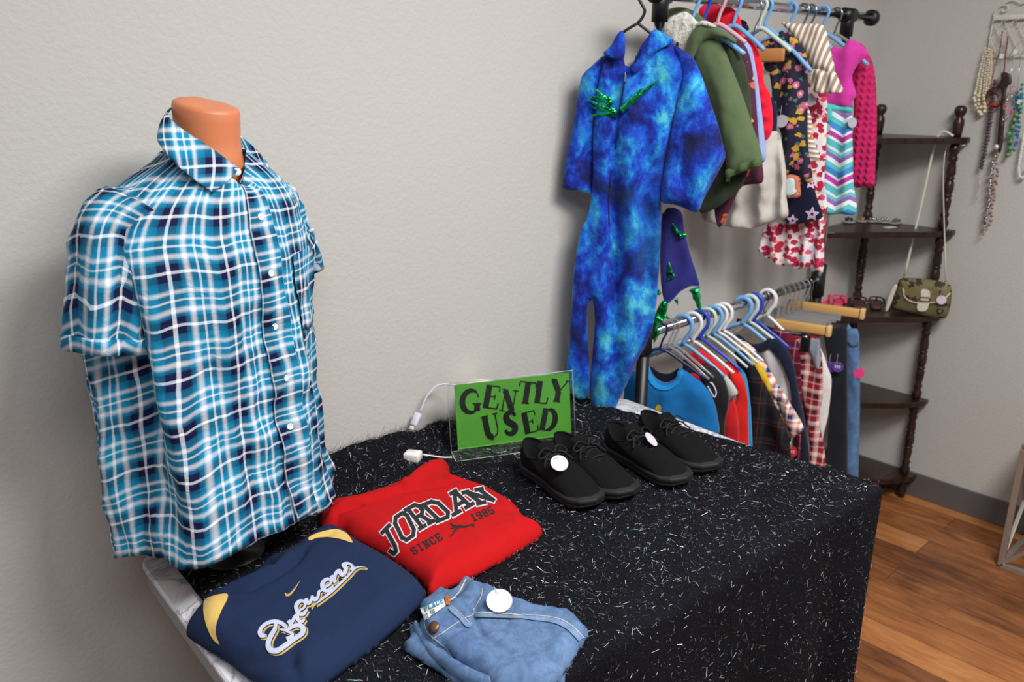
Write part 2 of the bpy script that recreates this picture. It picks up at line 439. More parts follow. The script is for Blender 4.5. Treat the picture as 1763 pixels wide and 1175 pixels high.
# tinsel and fuzz strands
rng = np.random.default_rng(5)
G = np.array([[tuple(p) for p in r] for r in grid])
def strands(n, lmin, lmax, wd, lift, lean, seed, edge=None):
    r = np.random.default_rng(seed); V = []; F = []
    j = r.integers(0, len(ss)-1, n*3); ar = np.array([ss[k+1]-ss[k] for k in range(len(ss)-1)]); pr = ar*np.where(np.array(ss[:-1]) > BF, .42, 1.0); pr = pr/pr.sum()
    j = r.choice(len(ss)-1, n, p=pr); i = r.integers(0, NU, n); fu = r.random(n)[:, None]; fv = r.random(n)[:, None]
    if edge == 'back': j = r.integers(0, 8, n)
    P = (G[j, i]*(1-fu)+G[j, i+1]*fu)*(1-fv)+(G[j+1, i]*(1-fu)+G[j+1, i+1]*fu)*fv
    du = G[j, i+1]-G[j, i]; dv = G[j+1, i]-G[j, i]; du /= np.linalg.norm(du, axis=1)[:, None]+1e-9; dv /= np.linalg.norm(dv, axis=1)[:, None]+1e-9
    nn = np.cross(dv, du); nn /= np.linalg.norm(nn, axis=1)[:, None]+1e-9
    an = r.random(n)*2*PI; el = r.random(n)**1.5*lean; L = (lmin+(lmax-lmin)*r.random(n)**3.4)[:, None]
    tdir = du*np.cos(an)[:, None]+dv*np.sin(an)[:, None]; side = np.cross(nn, tdir)
    sp = r.normal(0, .9, n)[:, None]; side = side*np.cos(sp)+nn*np.sin(sp)
    d = tdir*np.cos(el)[:, None]+nn*np.sin(el)[:, None]
    A = P+nn*(.0025+r.random(n)[:, None]*lift); Bp = A+d*L; hw = side*wd/2
    Q = np.stack([A-hw, A+hw, Bp+hw, Bp-hw], 1)
    Q[:, :, 1] = np.minimum(Q[:, :, 1], WY-.004); Q[:, :, 2] = np.maximum(Q[:, :, 2], .004)
    V = Q.reshape(-1, 3); F = np.arange(n*4).reshape(n, 4)
    return V.tolist(), F.tolist()
def strand_obj(name, vf, mat, fm=None, mats=None):
    o = obj(name, (vf[0], vf[1]), mat, cloth, smooth=False, kind='stuff', mats=mats, fm=fm); return o
tm = [plain('tinsel_silver', (245, 245, 250), .3, .2), plain('tinsel_lilac', (190, 165, 205), .35, .4), plain('tinsel_teal', (120, 190, 205), .35, .4), plain('tinsel_dim', (110, 112, 125), .4, .3)]
nT = 27000
vf = strands(nT, .0008, .014, .00045, .005, .6, 11)
strand_obj('tinsel', vf, None, list(rng.choice(4, nT, p=[.27, .13, .06, .54])), tm)
strand_obj('fuzz', strands(26000, .004, .018, .0006, .003, 1.0, 12), plain('black_fuzz', (16, 16, 18), .9))
strand_obj('fuzz', strands(2600, .010, .03, .0005, .004, 1.3, 13, 'back'), MT['black_fuzz'])
# ================================================================ mannequin and plaid shirt
MC = Vector((.504, 1.274, 0)); fa = R(-21.7)
MA = Vector((math.cos(R(21.7)), math.sin(R(21.7)), 0)); MB_ = Vector((math.sin(R(21.7)), -math.cos(R(21.7)), 0))
def mp(al, be, z): return MC+MA*al+MB_*be+Vector((0, 0, z))
def sup(th, a, b, e=2.5):
    s, c = math.sin(th), math.cos(th); k = (abs(s)**e+abs(c)**e)**(-1/e)
    return a*s*k, b*c*k
LV = [(.775, .196, .128), (.90, .191, .125), (1.05, .188, .124), (1.2, .186, .125), (1.28, .186, .125), (1.325, .186, .118), (1.355, .176, .108), (1.378, .160, .098), (1.398, .136, .090), (1.416, .108, .080), (1.430, .082, .070), (1.444, .062, .062)]
def lv(z, k): return float(np.interp(z, [l[0] for l in LV], [l[k] for l in LV]))
NK = MB_*.020+MA*.014
def body_ring(z, n, inset=0, cl=True):
    a, b = lv(z, 1)-inset, lv(z, 2)-inset; out = []
    e = 2.5 if z < 1.35 else 2.5-.5*min(1, (z-1.35)/.08); off = NK*max(0, min(1, (z-1.33)/.1))
    for i in range(n):
        th = -PI+2*PI*i/n; x, y = sup(th, a, b, e); out.append((th, mp(x, y, z)+off))
    return out
mq = thing('torso_mannequin', 'tan headless torso mannequin standing at the left end of the table', 'mannequin', MC+Vector((0, 0, TZ+.012)))
rings = []
for z in (.850, .865, .9, 1.05, 1.2, 1.28, 1.325, 1.355, 1.378, 1.398, 1.412):
    rings.append([p for _, p in body_ring(max(z, .775), 56, .038)]); rings[-1] = [Vector((p.x, p.y, z-.012*(z > 1.36))) for p in rings[-1]]
for z, r, r2 in ((1.415, .056, .056), (1.43, .0485, .050), (1.455, .046, .049), (1.482, .046, .050), (1.497, .046, .050), (1.5025, .0445, .0485), (1.505, .039, .043), (1.5055, .02, .022)):
    tl = max(0, (z-1.42)/.09)
    rings.append([mp(math.sin(-PI+2*PI*i/56)*r+.020, math.cos(-PI+2*PI*i/56)*r2+.022+.006*tl, z+.008-.010*tl*math.cos(-PI+2*PI*i/56)) for i in range(56)])
M_blk = plain('black_plastic', (14, 14, 15), .4)
M_skin = plain('mannequin_skin', (210, 126, 84), .42)
M_skin.node_tree.nodes['Principled BSDF'].inputs['Subsurface Weight'].default_value = .05
obj('stand', join(lathe([(.055, TZ+.008), (.055, TZ+.016), (.015, TZ+.02), (.013, .865)], n=24, c=(MC.x, MC.y, 0))), M_blk, mq)
obj('torso', loft(rings, True, True), M_skin, mq)

_n1, _n2, _w, _c, _c2 = (9, 15, 54), (12, 20, 66), (240, 242, 248), (8, 134, 174), (10, 98, 136)
SH_STOPS = [(0, _n1), (.12, _n2), (.13, _w), (.175, _w), (.185, _n2), (.30, _n1), (.32, _c2), (.37, _c), (.425, _w), (.46, _w), (.51, _c), (.60, _c), (.61, _w), (.64, _w), (.65, _c), (.73, _c), (.775, _w), (.80, _w), (.85, _c), (.985, _c2), (1, _n1)]
M_sh = plaid('shirt_plaid', SH_STOPS, .074, rough=.8, crinkle=.45)
M_sh45 = plaid('shirt_plaid_bias', SH_STOPS, .074, rough=.8, rot=R(38))
sh = thing('plaid_shirt', 'blue, navy and white plaid short-sleeved button shirt worn by the mannequin', 'shirt', MC+Vector((0, 0, TZ+.04)))
def fold_d(th, z):
    """radial drape of the shirt cloth"""
    low_ = max(0, min(1, (1.38-z)/.25)); bt = max(0, min(1, (1.0-z)/.25))
    d = .0065*low_*math.sin(th*9+4*z+2*fbm(th*.8, z*2, 1))+.018*low_*fbm(th*1.6, z*2.2, 7, 1.3)+.006*fbm(th*4+z*9, z*9-th*2, 2, 1.1)*low_+.0025*fbm(th*12, z*30, 2, 1.2)*low_
    d += .0035*math.sin((z*46+th*7)+3*fbm(th, z*3, 4))*low_*.6
    # diagonal pull below the right arm and gather at the hem
    d -= .024*math.exp(-((th+1.25-.55*(1.28-z))/.15)**2)*math.exp(-((z-1.14)/.15)**2)
    d += .014*math.exp(-((th+1.0-.55*(1.28-z))/.16)**2)*math.exp(-((z-1.12)/.17)**2)
    d -= .010*math.exp(-((th+.35+.9*(z-1.0))/.10)**2)*math.exp(-((z-.98)/.16)**2)
    d += .010*bt*math.sin(th*6.5+1.0)
    d += .055*bt**2*math.exp(-((th-.85)/.5)**2)+.012*bt*math.exp(-((th+.6)/.5)**2)
    return d
def hemz(th):
    return .846+.008*math.exp(-((abs(th)-PI/2)/.38)**2)-.005*math.cos(th*3)-.022*math.exp(-((th-.6)/.5)**2)
nT_ = 200; zs = [0]*46
rings = []; UVr = []
ztop = 1.444
for j in range(64):
    t = j/63; rr = []; uu = []
    for i in range(nT_+1):
        th = -PI+2*PI*i/nT_; zb = hemz(th); z = zb+(ztop-zb)*(1-(1-t)**1.25)
        a, b = lv(z, 1), lv(z, 2); e = 2.5 if z < 1.35 else 2.5-.5*min(1, (z-1.35)/.08)
        x, y = sup(th, a, b, e); L = math.hypot(x, y); d = fold_d(th, z); x *= (L+d)/L; y *= (L+d)/L
        off = NK*max(0, min(1, (z-1.33)/.1))
        zz = z-.052*math.exp(-((th-.05)/.33)**2)*max(0, min(1, (z-1.37)/.078))**1.3
        p = mp(x, y, zz)+off
        if th > 1.0 or th < -2: p.y = min(p.y, WY-.006)
        rr.append(p); uu.append((.02+.152*th+.012*math.sin(2*th)+.15*d*math.sin(th*5), zz+.01*abs(th)+.012*math.sin(th*2+1)+.2*d+.005*fbm(th*2, z*3, 1)))
    rings.append(rr); UVr += uu
V, F = loft(rings, False)
body = obj('body', (V, F, UVr), M_sh, sh)
so = body.modifiers.new('Solidify', 'SOLIDIFY'); so.thickness = .0012; so.offset = -1
def surf(th, z, lift=0):
    a, b = lv(z, 1), lv(z, 2); e = 2.5 if z < 1.35 else 2.5-.5*min(1, (z-1.35)/.08)
    x, y = sup(th, a, b, e); L = math.hypot(x, y); d = fold_d(th, z)+lift; x *= (L+d)/L; y *= (L+d)/L
    zz = z-.052*math.exp(-((th-.05)/.33)**2)*max(0, min(1, (z-1.37)/.078))**1.3
    return mp(x, y, zz)+NK*max(0, min(1, (z-1.33)/.1))
def patch(fn, nu, nv, uvf):
    V = [fn(i/nu, j/nv) for j in range(nv+1) for i in range(nu+1)]; U = [uvf(i/nu, j/nv) for j in range(nv+1) for i in range(nu+1)]
    F = [(j*(nu+1)+i, j*(nu+1)+i+1, (j+1)*(nu+1)+i+1, (j+1)*(nu+1)+i) for j in range(nv) for i in range(nu)]
    return V, F, U
def solid(o, th_, off=1):
    s = o.modifiers.new('Solidify', 'SOLIDIFY'); s.thickness = th_; s.offset = off; return o
# button placket
def plk(u, v):
    z = .838+(1.43-.838)*v; wob = .02+.13*(1-v)**1.3+.04*max(0, (.35-v))**1.2
    th = -.02+(u-.35)*.24+wob+.03; return surf(th, z, .0025+.0012*math.sin(u*PI)+.010*max(0, .3-v)*(1-u))
solid(obj('placket', patch(plk, 6, 60, lambda u, v: (u*.033+.036, v*.68)), M_sh, sh), .0018)
M_btn = plain('button_white', (236, 236, 232), .25)
for v in (.865, .72, .575, .43, .285):
    p = plk(.45, v); q = plk(.55, v); n = (plk(.45, v+.01)-p).cross(q-p).normalized()
    if n.dot(MB_) < 0: n = -n
    m = lathe([(.0, 0), (.0052, 0), (.0056, .001), (.0052, .0022), (.0042, .0018), (0, .0016)], n=16)
    obj('button', xf(m, p+n*.0015, align(n)), M_btn, sh)
# pocket on the left chest
def pk(u, v): return surf(.42+u*.62, 1.155+v*.125-.012*(1-v)*(1-abs(2*u-1)), .003)
solid(obj('pocket', patch(pk, 14, 14, lambda u, v: (.09+u*.105, 1.155+v*.125)), M_sh, sh), .0015)
# sleeves
def sleeve(path, ra, rb, seed, useam):
    rg = []; uv = []; n = 44; fr = []
    pts = smooth_path(path, 9); m = len(pts)
    for j, c in enumerate(pts):
        t = j/(m-1); t3 = (pts[min(j+1, m-1)]-pts[max(j-1, 0)]).normalized()
        e1 = (MA-t3*MA.dot(t3)).normalized(); e2 = t3.cross(e1)
        A_ = float(np.interp(t, [0, .35, 1], ra)); B_ = float(np.interp(t, [0, .35, 1], rb))
        row = []
        for i in range(n+1):
            q = 2*PI*i/n; k = .011*fbm(math.cos(q), math.sin(q)+seed, t*3, 1.4)+.004*math.sin(q*5+t*5+seed)*min(1, t*2)
            p = c+e1*math.cos(q)*(A_+k)+e2*math.sin(q)*(B_+k); p.y = min(p.y, WY-.004)
            row.append(p); uv.append((q*.05+useam+.5*k, -t*.245+.8*k))
        rg.append(row)
    V, F = loft(rg, False); return V, F, uv, rg
pr = [mp(-.100, .0, 1.372), mp(-.140, .0, 1.345), mp(-.168, .004, 1.28), mp(-.190, .006, 1.182)]
V, F, uv, rg = sleeve(pr, (.036, .050, .044), (.070, .068, .050), 3, .01)
slv = solid(obj('sleeve', (V, F, uv), M_sh, sh), .0014, -1)
V, F = loft([[p+(p-sum(r, Vector())/len(r)).normalized()*.0022 for p in r] for r in (rg[-3], rg[-2], rg[-1])], False)
solid(obj('cuff', (V, F, uv[-3*45:]), M_sh, slv), .002)
pl_ = [mp(.105, -.006, 1.368), mp(.160, -.006, 1.340), mp(.198, -.006, 1.29), mp(.240, -.008, 1.215)]
V, F, uv, rg = sleeve(pl_, (.036, .050, .046), (.068, .062, .048), 9, .03)
solid(obj('sleeve', (V, F, uv), M_sh, sh), .0014, -1)
# collar: stand and two leaves
VWD = Vector((MC.x, MC.y, 0)).normalized()
def pv(px, py, al, be):
    P = mp(al, be, 0); d = ray(px, py); return CAMP+d*(((P-CAMP)*1).dot(VWD)/d.dot(VWD)) if True else None
def nk(th, r, z): return mp(math.sin(th)*r+.014, math.cos(th)*r*1.04+.021, z)
def leaf(top, bot, nm='collar', wob=.004):
    T = smooth_path([pv(*q) for q in top], 8); B = smooth_path([pv(*q) for q in bot], 8); n_ = len(T); L = [0]
    for i in range(1, n_): L.append(L[-1]+(T[i]-T[i-1]).length)
    V = []; U = []; nv = 8
    for j in range(nv+1):
        v = j/nv
        for i in range(n_):
            p = T[i].lerp(B[i], v); o_ = (p-mp(.014, .02, p.z)); o_.z = 0; o_.normalize()
            V.append(p+o_*.004*math.sin(v*PI)); U.append((L[i]+.01, v*.05))
    F = [(j*n_+i, j*n_+i+1, (j+1)*n_+i+1, (j+1)*n_+i) for j in range(nv) for i in range(n_-1)]
    return solid(obj(nm, (V, F, U), M_sh45, sh), .0022, 0)
leaf([(298, 183, -.030, -.040), (288, 197, -.048, -.005), (312, 222, -.040, .040), (358, 252, -.012, .076), (412, 291, .018, .104)],
     [(280, 222, -.080, -.045), (272, 242, -.092, .015), (292, 271, -.082, .074), (326, 302, -.058, .112), (367, 332, -.026, .134)])
leaf([(412, 232, .066, -.012), (427, 245, .078, .010), (443, 259, .080, .034), (459, 279, .070, .058)],
     [(412, 262, .060, .010), (421, 284, .058, .040), (436, 301, .064, .066), (456, 314, .070, .078)])
def stand(u, v):
    th = 2*PI*u; r = .0535+.003*(1-v); d = abs(math.cos(th/2))**6; zt = float(np.interp(abs(th-PI)/PI, [0, .35, .7, 1], [1.480, 1.470, 1.428, 1.392]))
    return nk(th, r, zt-.032*(1-v))
solid(obj('collar_stand', patch(lambda u, v: stand(.03+u*.95, v), 60, 3, lambda u, v: (u*.35, v*.035)), M_sh, sh), .0015)
bp = pv(408, 296, .018, .112)
obj('button', xf(lathe([(.0, 0), (.0056, 0), (.006, .001), (.0056, .0024), (0, .0018)], n=16), bp, align(-VWD+Vector((0, 0, .2)))), M_btn, sh)
# ================================================================ things on the table
def on_table(px, py, h=0): return onz(px, py, TZ+h)
def strip(P, w_, lift=None, mat=None):
    """flat ribbon through world points lying on a surface: P=[(point, normal)], w_ width(s)"""
    n = len(P); ww = w_ if hasattr(w_, '__len__') else [w_]*n; V = []
    for i, (p, nn) in enumerate(P):
        t = (P[min(i+1, n-1)][0]-P[max(i-1, 0)][0]); s = nn.cross(t)
        s = s.normalized() if s.length > 1e-9 else Vector((1, 0, 0)); V += [p+s*ww[i]/2, p-s*ww[i]/2]
    return V, [(2*i, 2*i+1, 2*i+3, 2*i+2) for i in range(n-1)]
class Surf:
    """drop photo-traced marks on to a built surface"""
    def __init__(s, vf): s.t = BVHTree.FromPolygons([Vector(v) for v in vf[0]], [tuple(f) for f in vf[1]])
    def hit(s, px, py, off=.0006):
        d = ray(px, py).normalized(); h = s.t.ray_cast(CAMP, d)
        if h[0] is None: return None
        n = h[1] if h[1].dot(d) < 0 else -h[1]
        return (h[0]+n*off-d*off*.4, n)
    def stroke(s, P, w, off=.0006, n=5, step=2.0, px=True):
        """P pixel path, w width in pixels (list or number) -> ribbon polygons following the surface"""
        Q = curve2(P, n, False) if len(P) > 2 else [np.array(p, float) for p in P]
        ww = w if hasattr(w, '__len__') else [w]*len(P)
        wq = np.interp(np.linspace(0, len(P)-1, len(Q)), range(len(P)), ww)
        D = []; Wd = []
        for i in range(len(Q)-1):
            k = max(1, int(np.linalg.norm(Q[i+1]-Q[i])/step))
            for j in range(k): D.append(Q[i]+(Q[i+1]-Q[i])*j/k); Wd.append(wq[i]+(wq[i+1]-wq[i])*j/k)
        D.append(Q[-1]); Wd.append(wq[-1]); V = []; F = []; ok = None; m = len(D)
        for i, q in enumerate(D):
            t = D[min(i+1, m-1)]-D[max(i-1, 0)]; L = np.linalg.norm(t) or 1; nn = np.array((-t[1], t[0]))/L
            row = []
            for k in (-.5, -.17, .17, .5):
                h = s.hit(*(q+nn*Wd[i]*k), off); row.append(h[0] if h else None)
            if any(r is None for r in row): ok = None; continue
            b = len(V); V += row
            if ok is not None: F += [(ok+k, ok+k+1, b+k+1, b+k) for k in range(3)]
            ok = b
        return V, F
def zm(P, x0, y0, s): return [(x0+p[0]/s, y0+p[1]/s) for p in P]
# glyphs in a unit box (x 0..1, y 0..1 up): lists of (points, kind)  kind 'T' thick stem, 't' thin
def arc(cx, cy, rx, ry, a0, a1, n=9): return [(cx+rx*math.cos(R(a0+(a1-a0)*k/n)), cy+ry*math.sin(R(a0+(a1-a0)*k/n))) for k in range(n+1)]
def serif(x, y, w=.17): return ([(x-w, y), (x+w, y)], 't')
GL = {
 'G': [(arc(.52, .5, .40, .46, 50, 310, 14), 'C'), ([(.80, .82), (.82, .66)], 't'), ([(.80, .38), (.80, .10)], 'T'), ([(.58, .40), (.98, .40)], 't')],
 'E': [([(.25, .02), (.25, .98)], 'T'), ([(.08, .98), (.88, .98)], 't'), ([(.08, .02), (.92, .02)], 't'), ([(.25, .52), (.68, .52)], 't'), ([(.88, .98), (.90, .76)], 't'), ([(.92, .02), (.95, .28)], 't'), ([(.68, .62), (.68, .40)], 't')],
 'N': [([(.20, .0), (.20, .98)], 't'), ([(.18, .96), (.80, .04)], 'T'), ([(.82, .0), (.82, .98)], 't'), serif(.82, .99), ([(.02, .99), (.24, .99)], 't'), serif(.20, .01)],
 'T': [([(.5, .02), (.5, .98)], 'T'), ([(.05, .97), (.95, .97)], 't'), ([(.05, .97), (.03, .74)], 't'), ([(.95, .97), (.97, .74)], 't'), serif(.5, .02, .22)],
 'L': [([(.27, .02), (.27, .98)], 'T'), serif(.27, .98, .2), ([(.08, .02), (.90, .02)], 't'), ([(.90, .02), (.94, .30)], 't')],
 'Y': [([(.12, .97), (.50, .46)], 'T'), ([(.90, .97), (.52, .46)], 't'), ([(.5, .02), (.5, .48)], 'T'), serif(.5, .02, .2), serif(.12, .98, .15), serif(.90, .98, .12)],
 'U': [([(.22, .98), (.22, .36)]+arc(.50, .34, .28, .32, 180, 270, 6), 'T'), (arc(.50, .34, .30, .32, 270, 360, 6)+[(.80, .98)], 't'), serif(.22, .98, .2), serif(.80, .98, .15)],
 'S': [([(.82, .84)]+arc(.50, .76, .27, .21, 30, 190, 8)+[(.32, .58), (.66, .42)]+arc(.50, .25, .30, .23, 20, -170, 9), 'S')],
 'D': [([(.25, .02), (.25, .98)], 'T'), ([(.08, .98), (.45, .98)]+arc(.45, .5, .45, .48, 90, -90, 12)+[(.08, .02)], 'D')],
 'J': [([(.62, .98), (.62, .25), (.52, .06), (.32, .06), (.20, .26)], 'B'), ([(.30, .98), (.95, .98)], 'B')],
 'O': [([(.30, .97), (.70, .97), (.86, .80), (.86, .20), (.70, .03), (.30, .03), (.14, .20), (.14, .80), (.30, .97)], 'B')],
 'R': [([(.26, .0), (.26, 1)], 'B'), ([(.08, .97), (.68, .97), (.84, .84), (.84, .62), (.68, .50), (.26, .50)], 'B'), ([(.58, .5), (.84, .03)], 'B'), ([(.08, .03), (.46, .03)], 'B'), ([(.66, .03), (1.0, .03)], 'B')],
 'A': [([(.48, 1), (.18, .03)], 'B'), ([(.48, 1), (.82, .03)], 'B'), ([(.28, .34), (.72, .34)], 'B'), ([(.0, .03), (.36, .03)], 'B'), ([(.62, .03), (1.0, .03)], 'B'), ([(.28, .97), (.56, .97)], 'B')],
 'n': [([(.22, .02), (.22, .97)], 'B'), ([(.20, .97), (.80, .03)], 'B'), ([(.80, .02), (.80, .97)], 'B'), ([(.04, .97), (.30, .97)], 'B'), ([(.64, .97), (.96, .97)], 'B'), ([(.04, .03), (.40, .03)], 'B')],
 'd': [([(.22, .02), (.22, .97)], 'B'), ([(.06, .97), (.66, .97), (.86, .78), (.86, .22), (.66, .03), (.06, .03)], 'B')],
 's': [([(.84, .74), (.84, .86), (.70, .97), (.30, .97), (.16, .86), (.16, .66), (.30, .54), (.70, .48), (.84, .36), (.84, .14), (.70, .03), (.30, .03), (.16, .14), (.16, .28)], 'B')],
 'i': [([(.5, .0), (.5, 1)], 'B'), ([(.28, .03), (.72, .03)], 'B'), ([(.28, .97), (.72, .97)], 'B')],
 'c': [([(.84, .70), (.84, .84), (.68, .97), (.32, .97), (.16, .82), (.16, .18), (.32, .03), (.68, .03), (.84, .16), (.84, .30)], 'B')],
 'e': [([(.88, .76), (.88, .97), (.22, .97), (.22, .03), (.88, .03), (.88, .26)], 'B'), ([(.22, .5), (.64, .5)], 'B')],
 '1': [([(.5, .0), (.5, 1), (.30, .84)], 'B'), ([(.26, .03), (.74, .03)], 'B')],
 '9': [([(.84, .55), (.70, .46), (.30, .46), (.16, .60), (.16, .84), (.32, .97), (.68, .97), (.84, .84), (.84, .18), (.68, .03), (.30, .03), (.18, .16)], 'B')],
 '8': [([(.32, .52), (.16, .66), (.16, .84), (.32, .97), (.68, .97), (.84, .84), (.84, .66), (.68, .52), (.32, .52), (.16, .36), (.16, .16), (.32, .03), (.68, .03), (.84, .16), (.84, .36), (.68, .52)], 'B')],
 '5': [([(.82, .97), (.20, .97), (.18, .56), (.66, .56), (.84, .42), (.84, .16), (.68, .03), (.30, .03), (.16, .18)], 'B')],
 'P': [([(.26, .0), (.26, 1)], 'B'), ([(.1, .97), (.68, .97), (.84, .84), (.84, .60), (.68, .46), (.26, .46)], 'B'), ([(.1, .03), (.44, .03)], 'B')],
 'l': [([(.26, .97), (.26, .03), (.86, .03), (.86, .24)], 'B'), ([(.1, .97), (.44, .97)], 'B')],
}
def glyph_paths(ch, o, rt, up, thick, thin):
    """pixel-space strokes of a letter: origin, right and up vectors (pixels)"""
    out = []
    for P, k in GL[ch]:
        Q = [(o[0]+rt[0]*x+up[0]*y, o[1]+rt[1]*x+up[1]*y) for x, y in P]; m = len(Q)
        if k == 'T': W = [thick]*m
        elif k == 't': W = [thin]*m
        elif k == 'B': W = [thick]*m
        elif k == 'C': W = [thin+(thick-thin)*math.sin(PI*i/(m-1))**.7 for i in range(m)]
        elif k == 'S': W = [thick*.55+(thick*.6)*math.sin(PI*i/(m-1))**1.5 for i in range(m)]
        elif k == 'D': W = [thin+(thick-thin)*max(0, math.sin(PI*(i-1)/(m-3)))**.7 if 0 < i < m-1 else thin for i in range(m)]
        out.append((Q, W))
    return out
def poly_ribbon(sf, Q, W, off):
    """straight-segment stroke with round-ish corners"""
    ms = []
    for i in range(len(Q)-1):
        a, b = np.array(Q[i], float), np.array(Q[i+1], float); L = np.linalg.norm(b-a) or 1; e = (b-a)/L
        ea = e*W[i]*.30; m = sf.stroke([tuple(a-ea), tuple(b+ea)], [W[i], W[i+1]], off, 1, 1.5)
        if m[0]: ms.append(m)
    return join(*ms) if ms else ([], [])
# ---- sign in a clear acrylic holder
sA, sB = on_table(777, 781, .012), on_table(990, 752, .012)
sdir = (sB-sA); sw = sdir.length; sdir.normalize(); sf_n = sdir.cross(Vector((0, 0, 1))).normalized()
if sf_n.y > 0: sf_n = -sf_n
lean = R(9); sup_ = (Vector((0, 0, math.cos(lean)))-sf_n*math.sin(lean)).normalized(); snn = sdir.cross(sup_)
if snn.dot(sf_n) < 0: snn = -snn
SHt = .158
def sg(u, v, d=0): return sA+sdir*u+sup_*v+snn*d
def sbox(u0, u1, v0, v1, d0, d1):
    V = [sg(u, v, d) for d in (d0, d1) for u, v in ((u0, v0), (u1, v0), (u1, v1), (u0, v1))]
    return V, [(3, 2, 1, 0), (4, 5, 6, 7), (0, 1, 5, 4), (1, 2, 6, 5), (2, 3, 7, 6), (3, 0, 4, 7)]
def acrylic():
    m, t, b = nt('clear_acrylic'); b.inputs['Base Color'].default_value = (.96, .98, .98, 1); b.inputs['Roughness'].default_value = .03
    b.inputs['Transmission Weight'].default_value = 1; b.inputs['IOR'].default_value = 1.3; b.inputs['Alpha'].default_value = 1; return m
M_acr = acrylic()
sign = thing('sign_holder', 'bright green GENTLY USED sign in a clear slanted acrylic holder', 'sign', sA+sdir*sw/2)
pm0, pm1 = .016, sw-.009
obj('panel', sbox(0, sw, 0, SHt, -.0035, -.0015), M_acr, sign, smooth=False, label='clear acrylic back panel')
obj('panel', sbox(0, sw, .012, SHt, .0012, .0026), M_acr, sign, smooth=False, label='clear acrylic front panel')
ft = [sA+snn*.0012, sB+snn*.0012]; z_ = TZ+.010
lipv = []
for p in (sA, sB):
    q = p+sf_n*.042; lipv += [p+Vector((0, 0, .004)), Vector((q.x, q.y, z_+.001)), Vector((q.x, q.y, z_-.001)), p+Vector((0, 0, 0))]
obj('foot', (lipv, [(0, 1, 5, 4), (1, 2, 6, 5), (2, 3, 7, 6), (3, 0, 4, 7), (0, 3, 2, 1), (4, 5, 6, 7)]), M_acr, sign, smooth=False)
paper = sbox(pm0, pm1, .006, SHt-.004, -.0010, -.0003)
paper_o = obj('paper', paper, plain('green_paper', (90, 172, 52), .6), sign, smooth=False)
# letters are laid out on the paper in the paper's own millimetres (0..1 across, 0..1 up)
M_edge = plain('edge_glint_grey', (206, 212, 214), .2)
for P in ([sg(0, 0, .0015), sg(0, SHt, .0015), sg(sw, SHt, .0015), sg(sw, 0, .0015)], [lipv[1], lipv[5]], [lipv[0], lipv[1]], [lipv[4], lipv[5]]):
    obj('edge_glint', tube(P, .0008, 5), M_edge, sign)  # opaque pale strips paint the light caught by the clear edges
pw, ph = pm1-pm0, SHt-.010
# measured from the photo: letter (centre x, centre y, height, lean degrees, width)
def paper_glyph(ch, cx, cy, h, ang, wd):
    W_, H_ = pw, ph; a = R(ang); hh = h*H_; ww = wd*W_
    up = (math.sin(a)*hh, math.cos(a)*hh); rt = (math.cos(a)*ww, -math.sin(a)*ww)
    o = (cx*W_-rt[0]/2-up[0]/2, cy*H_-rt[1]/2-up[1]/2)
    ms = []
    for Q, W in glyph_paths(ch, o, rt, up, .0138, .0034):
        if len(Q) > 3: Q2 = curve2(Q, 3, False); W2 = list(np.interp(np.linspace(0, len(Q)-1, len(Q2)), range(len(Q)), W))
        else: Q2 = [np.array(q) for q in Q]; W2 = W
        V = []; m = len(Q2)
        for i, q in enumerate(Q2):
            t = np.array(Q2[min(i+1, m-1)])-np.array(Q2[max(i-1, 0)]); t = t/(np.linalg.norm(t) or 1); nn = np.array((-t[1], t[0]))*W2[i]/2
            for s_ in (1, -1): V.append(sg(pm0+q[0]+s_*nn[0], .006+q[1]+s_*nn[1], .0002))
        ms.append((V, [(2*i, 2*i+1, 2*i+3, 2*i+2) for i in range(m-1)]))
    return join(*ms)
LET = [('G', .13, .72, 0.367, 6, 0.189), ('E', .31, .75, 0.356, 14, 0.146), ('N', .455, .665, 0.335, 13, 0.146), ('T', .615, .755, 0.346, 12, 0.157), ('L', .75, .73, 0.346, 12, 0.135), ('Y', .90, .725, 0.356, 14, 0.162),
       ('U', .295, .30, 0.367, -8, 0.157), ('S', .46, .31, 0.356, 4, 0.140), ('E', .63, .285, 0.346, -8, 0.140), ('D', .795, .285, 0.346, 14, 0.157)]
obj('lettering', join(*[paper_glyph(*l) for l in LET]), plain('print_black', (12, 12, 12), .6), paper_o, smooth=False)

# ---- adapter, cable, connector and round base
M_wp = plain('white_plastic', (232, 232, 228), .3)
ap = on_table(711, 790, .018); ad = thing('wall_adapter', 'small white square plug adapter lying on the cloth beside the green sign', 'adapter', Vector((ap.x, ap.y, TZ+.01)))
ax = (on_table(728, 789, .02)-on_table(694, 785, .02)); ax.z = 0; ang = math.atan2(ax.y, ax.x)
obj('housing', box(ap+Vector((0, 0, .006)), (.036, .030, .020), ang, .004), M_wp, ad)
obj('collar', box(ap+Vector((0, 0, -.0065)), (.027, .022, .007), ang, .002), M_wp, ad)
for k in (-1, 1): 
    pc = ap+Vector((math.cos(ang)*.006*k, math.sin(ang)*.006*k, 0))
    obj('prong', box(pc+Vector((-.002, -.008, -.013)), (.0016, .014, .0045), ang), plain('chrome', (200, 200, 205), .15, 1), ad, smooth=False)
fc = [on_table(728, 783, .022), on_table(742, 785, .016), on_table(762, 788, .012), on_table(778, 788, .012)]
tag(obj('flat_cable', tube(smooth_path(fc, 5), .0026, 8, flat=.6), M_wp), 'short flat white cable running from the plug adapter to the green sign', 'cable')
c0 = ony(716, 728, 1.412); c1 = ony(724, 708, 1.414)
cn = thing('cable_connector', 'white plug end standing against the wall behind the tinsel cloth', 'connector', ony(713, 733, 1.412))
dd = (c1-c0).normalized()
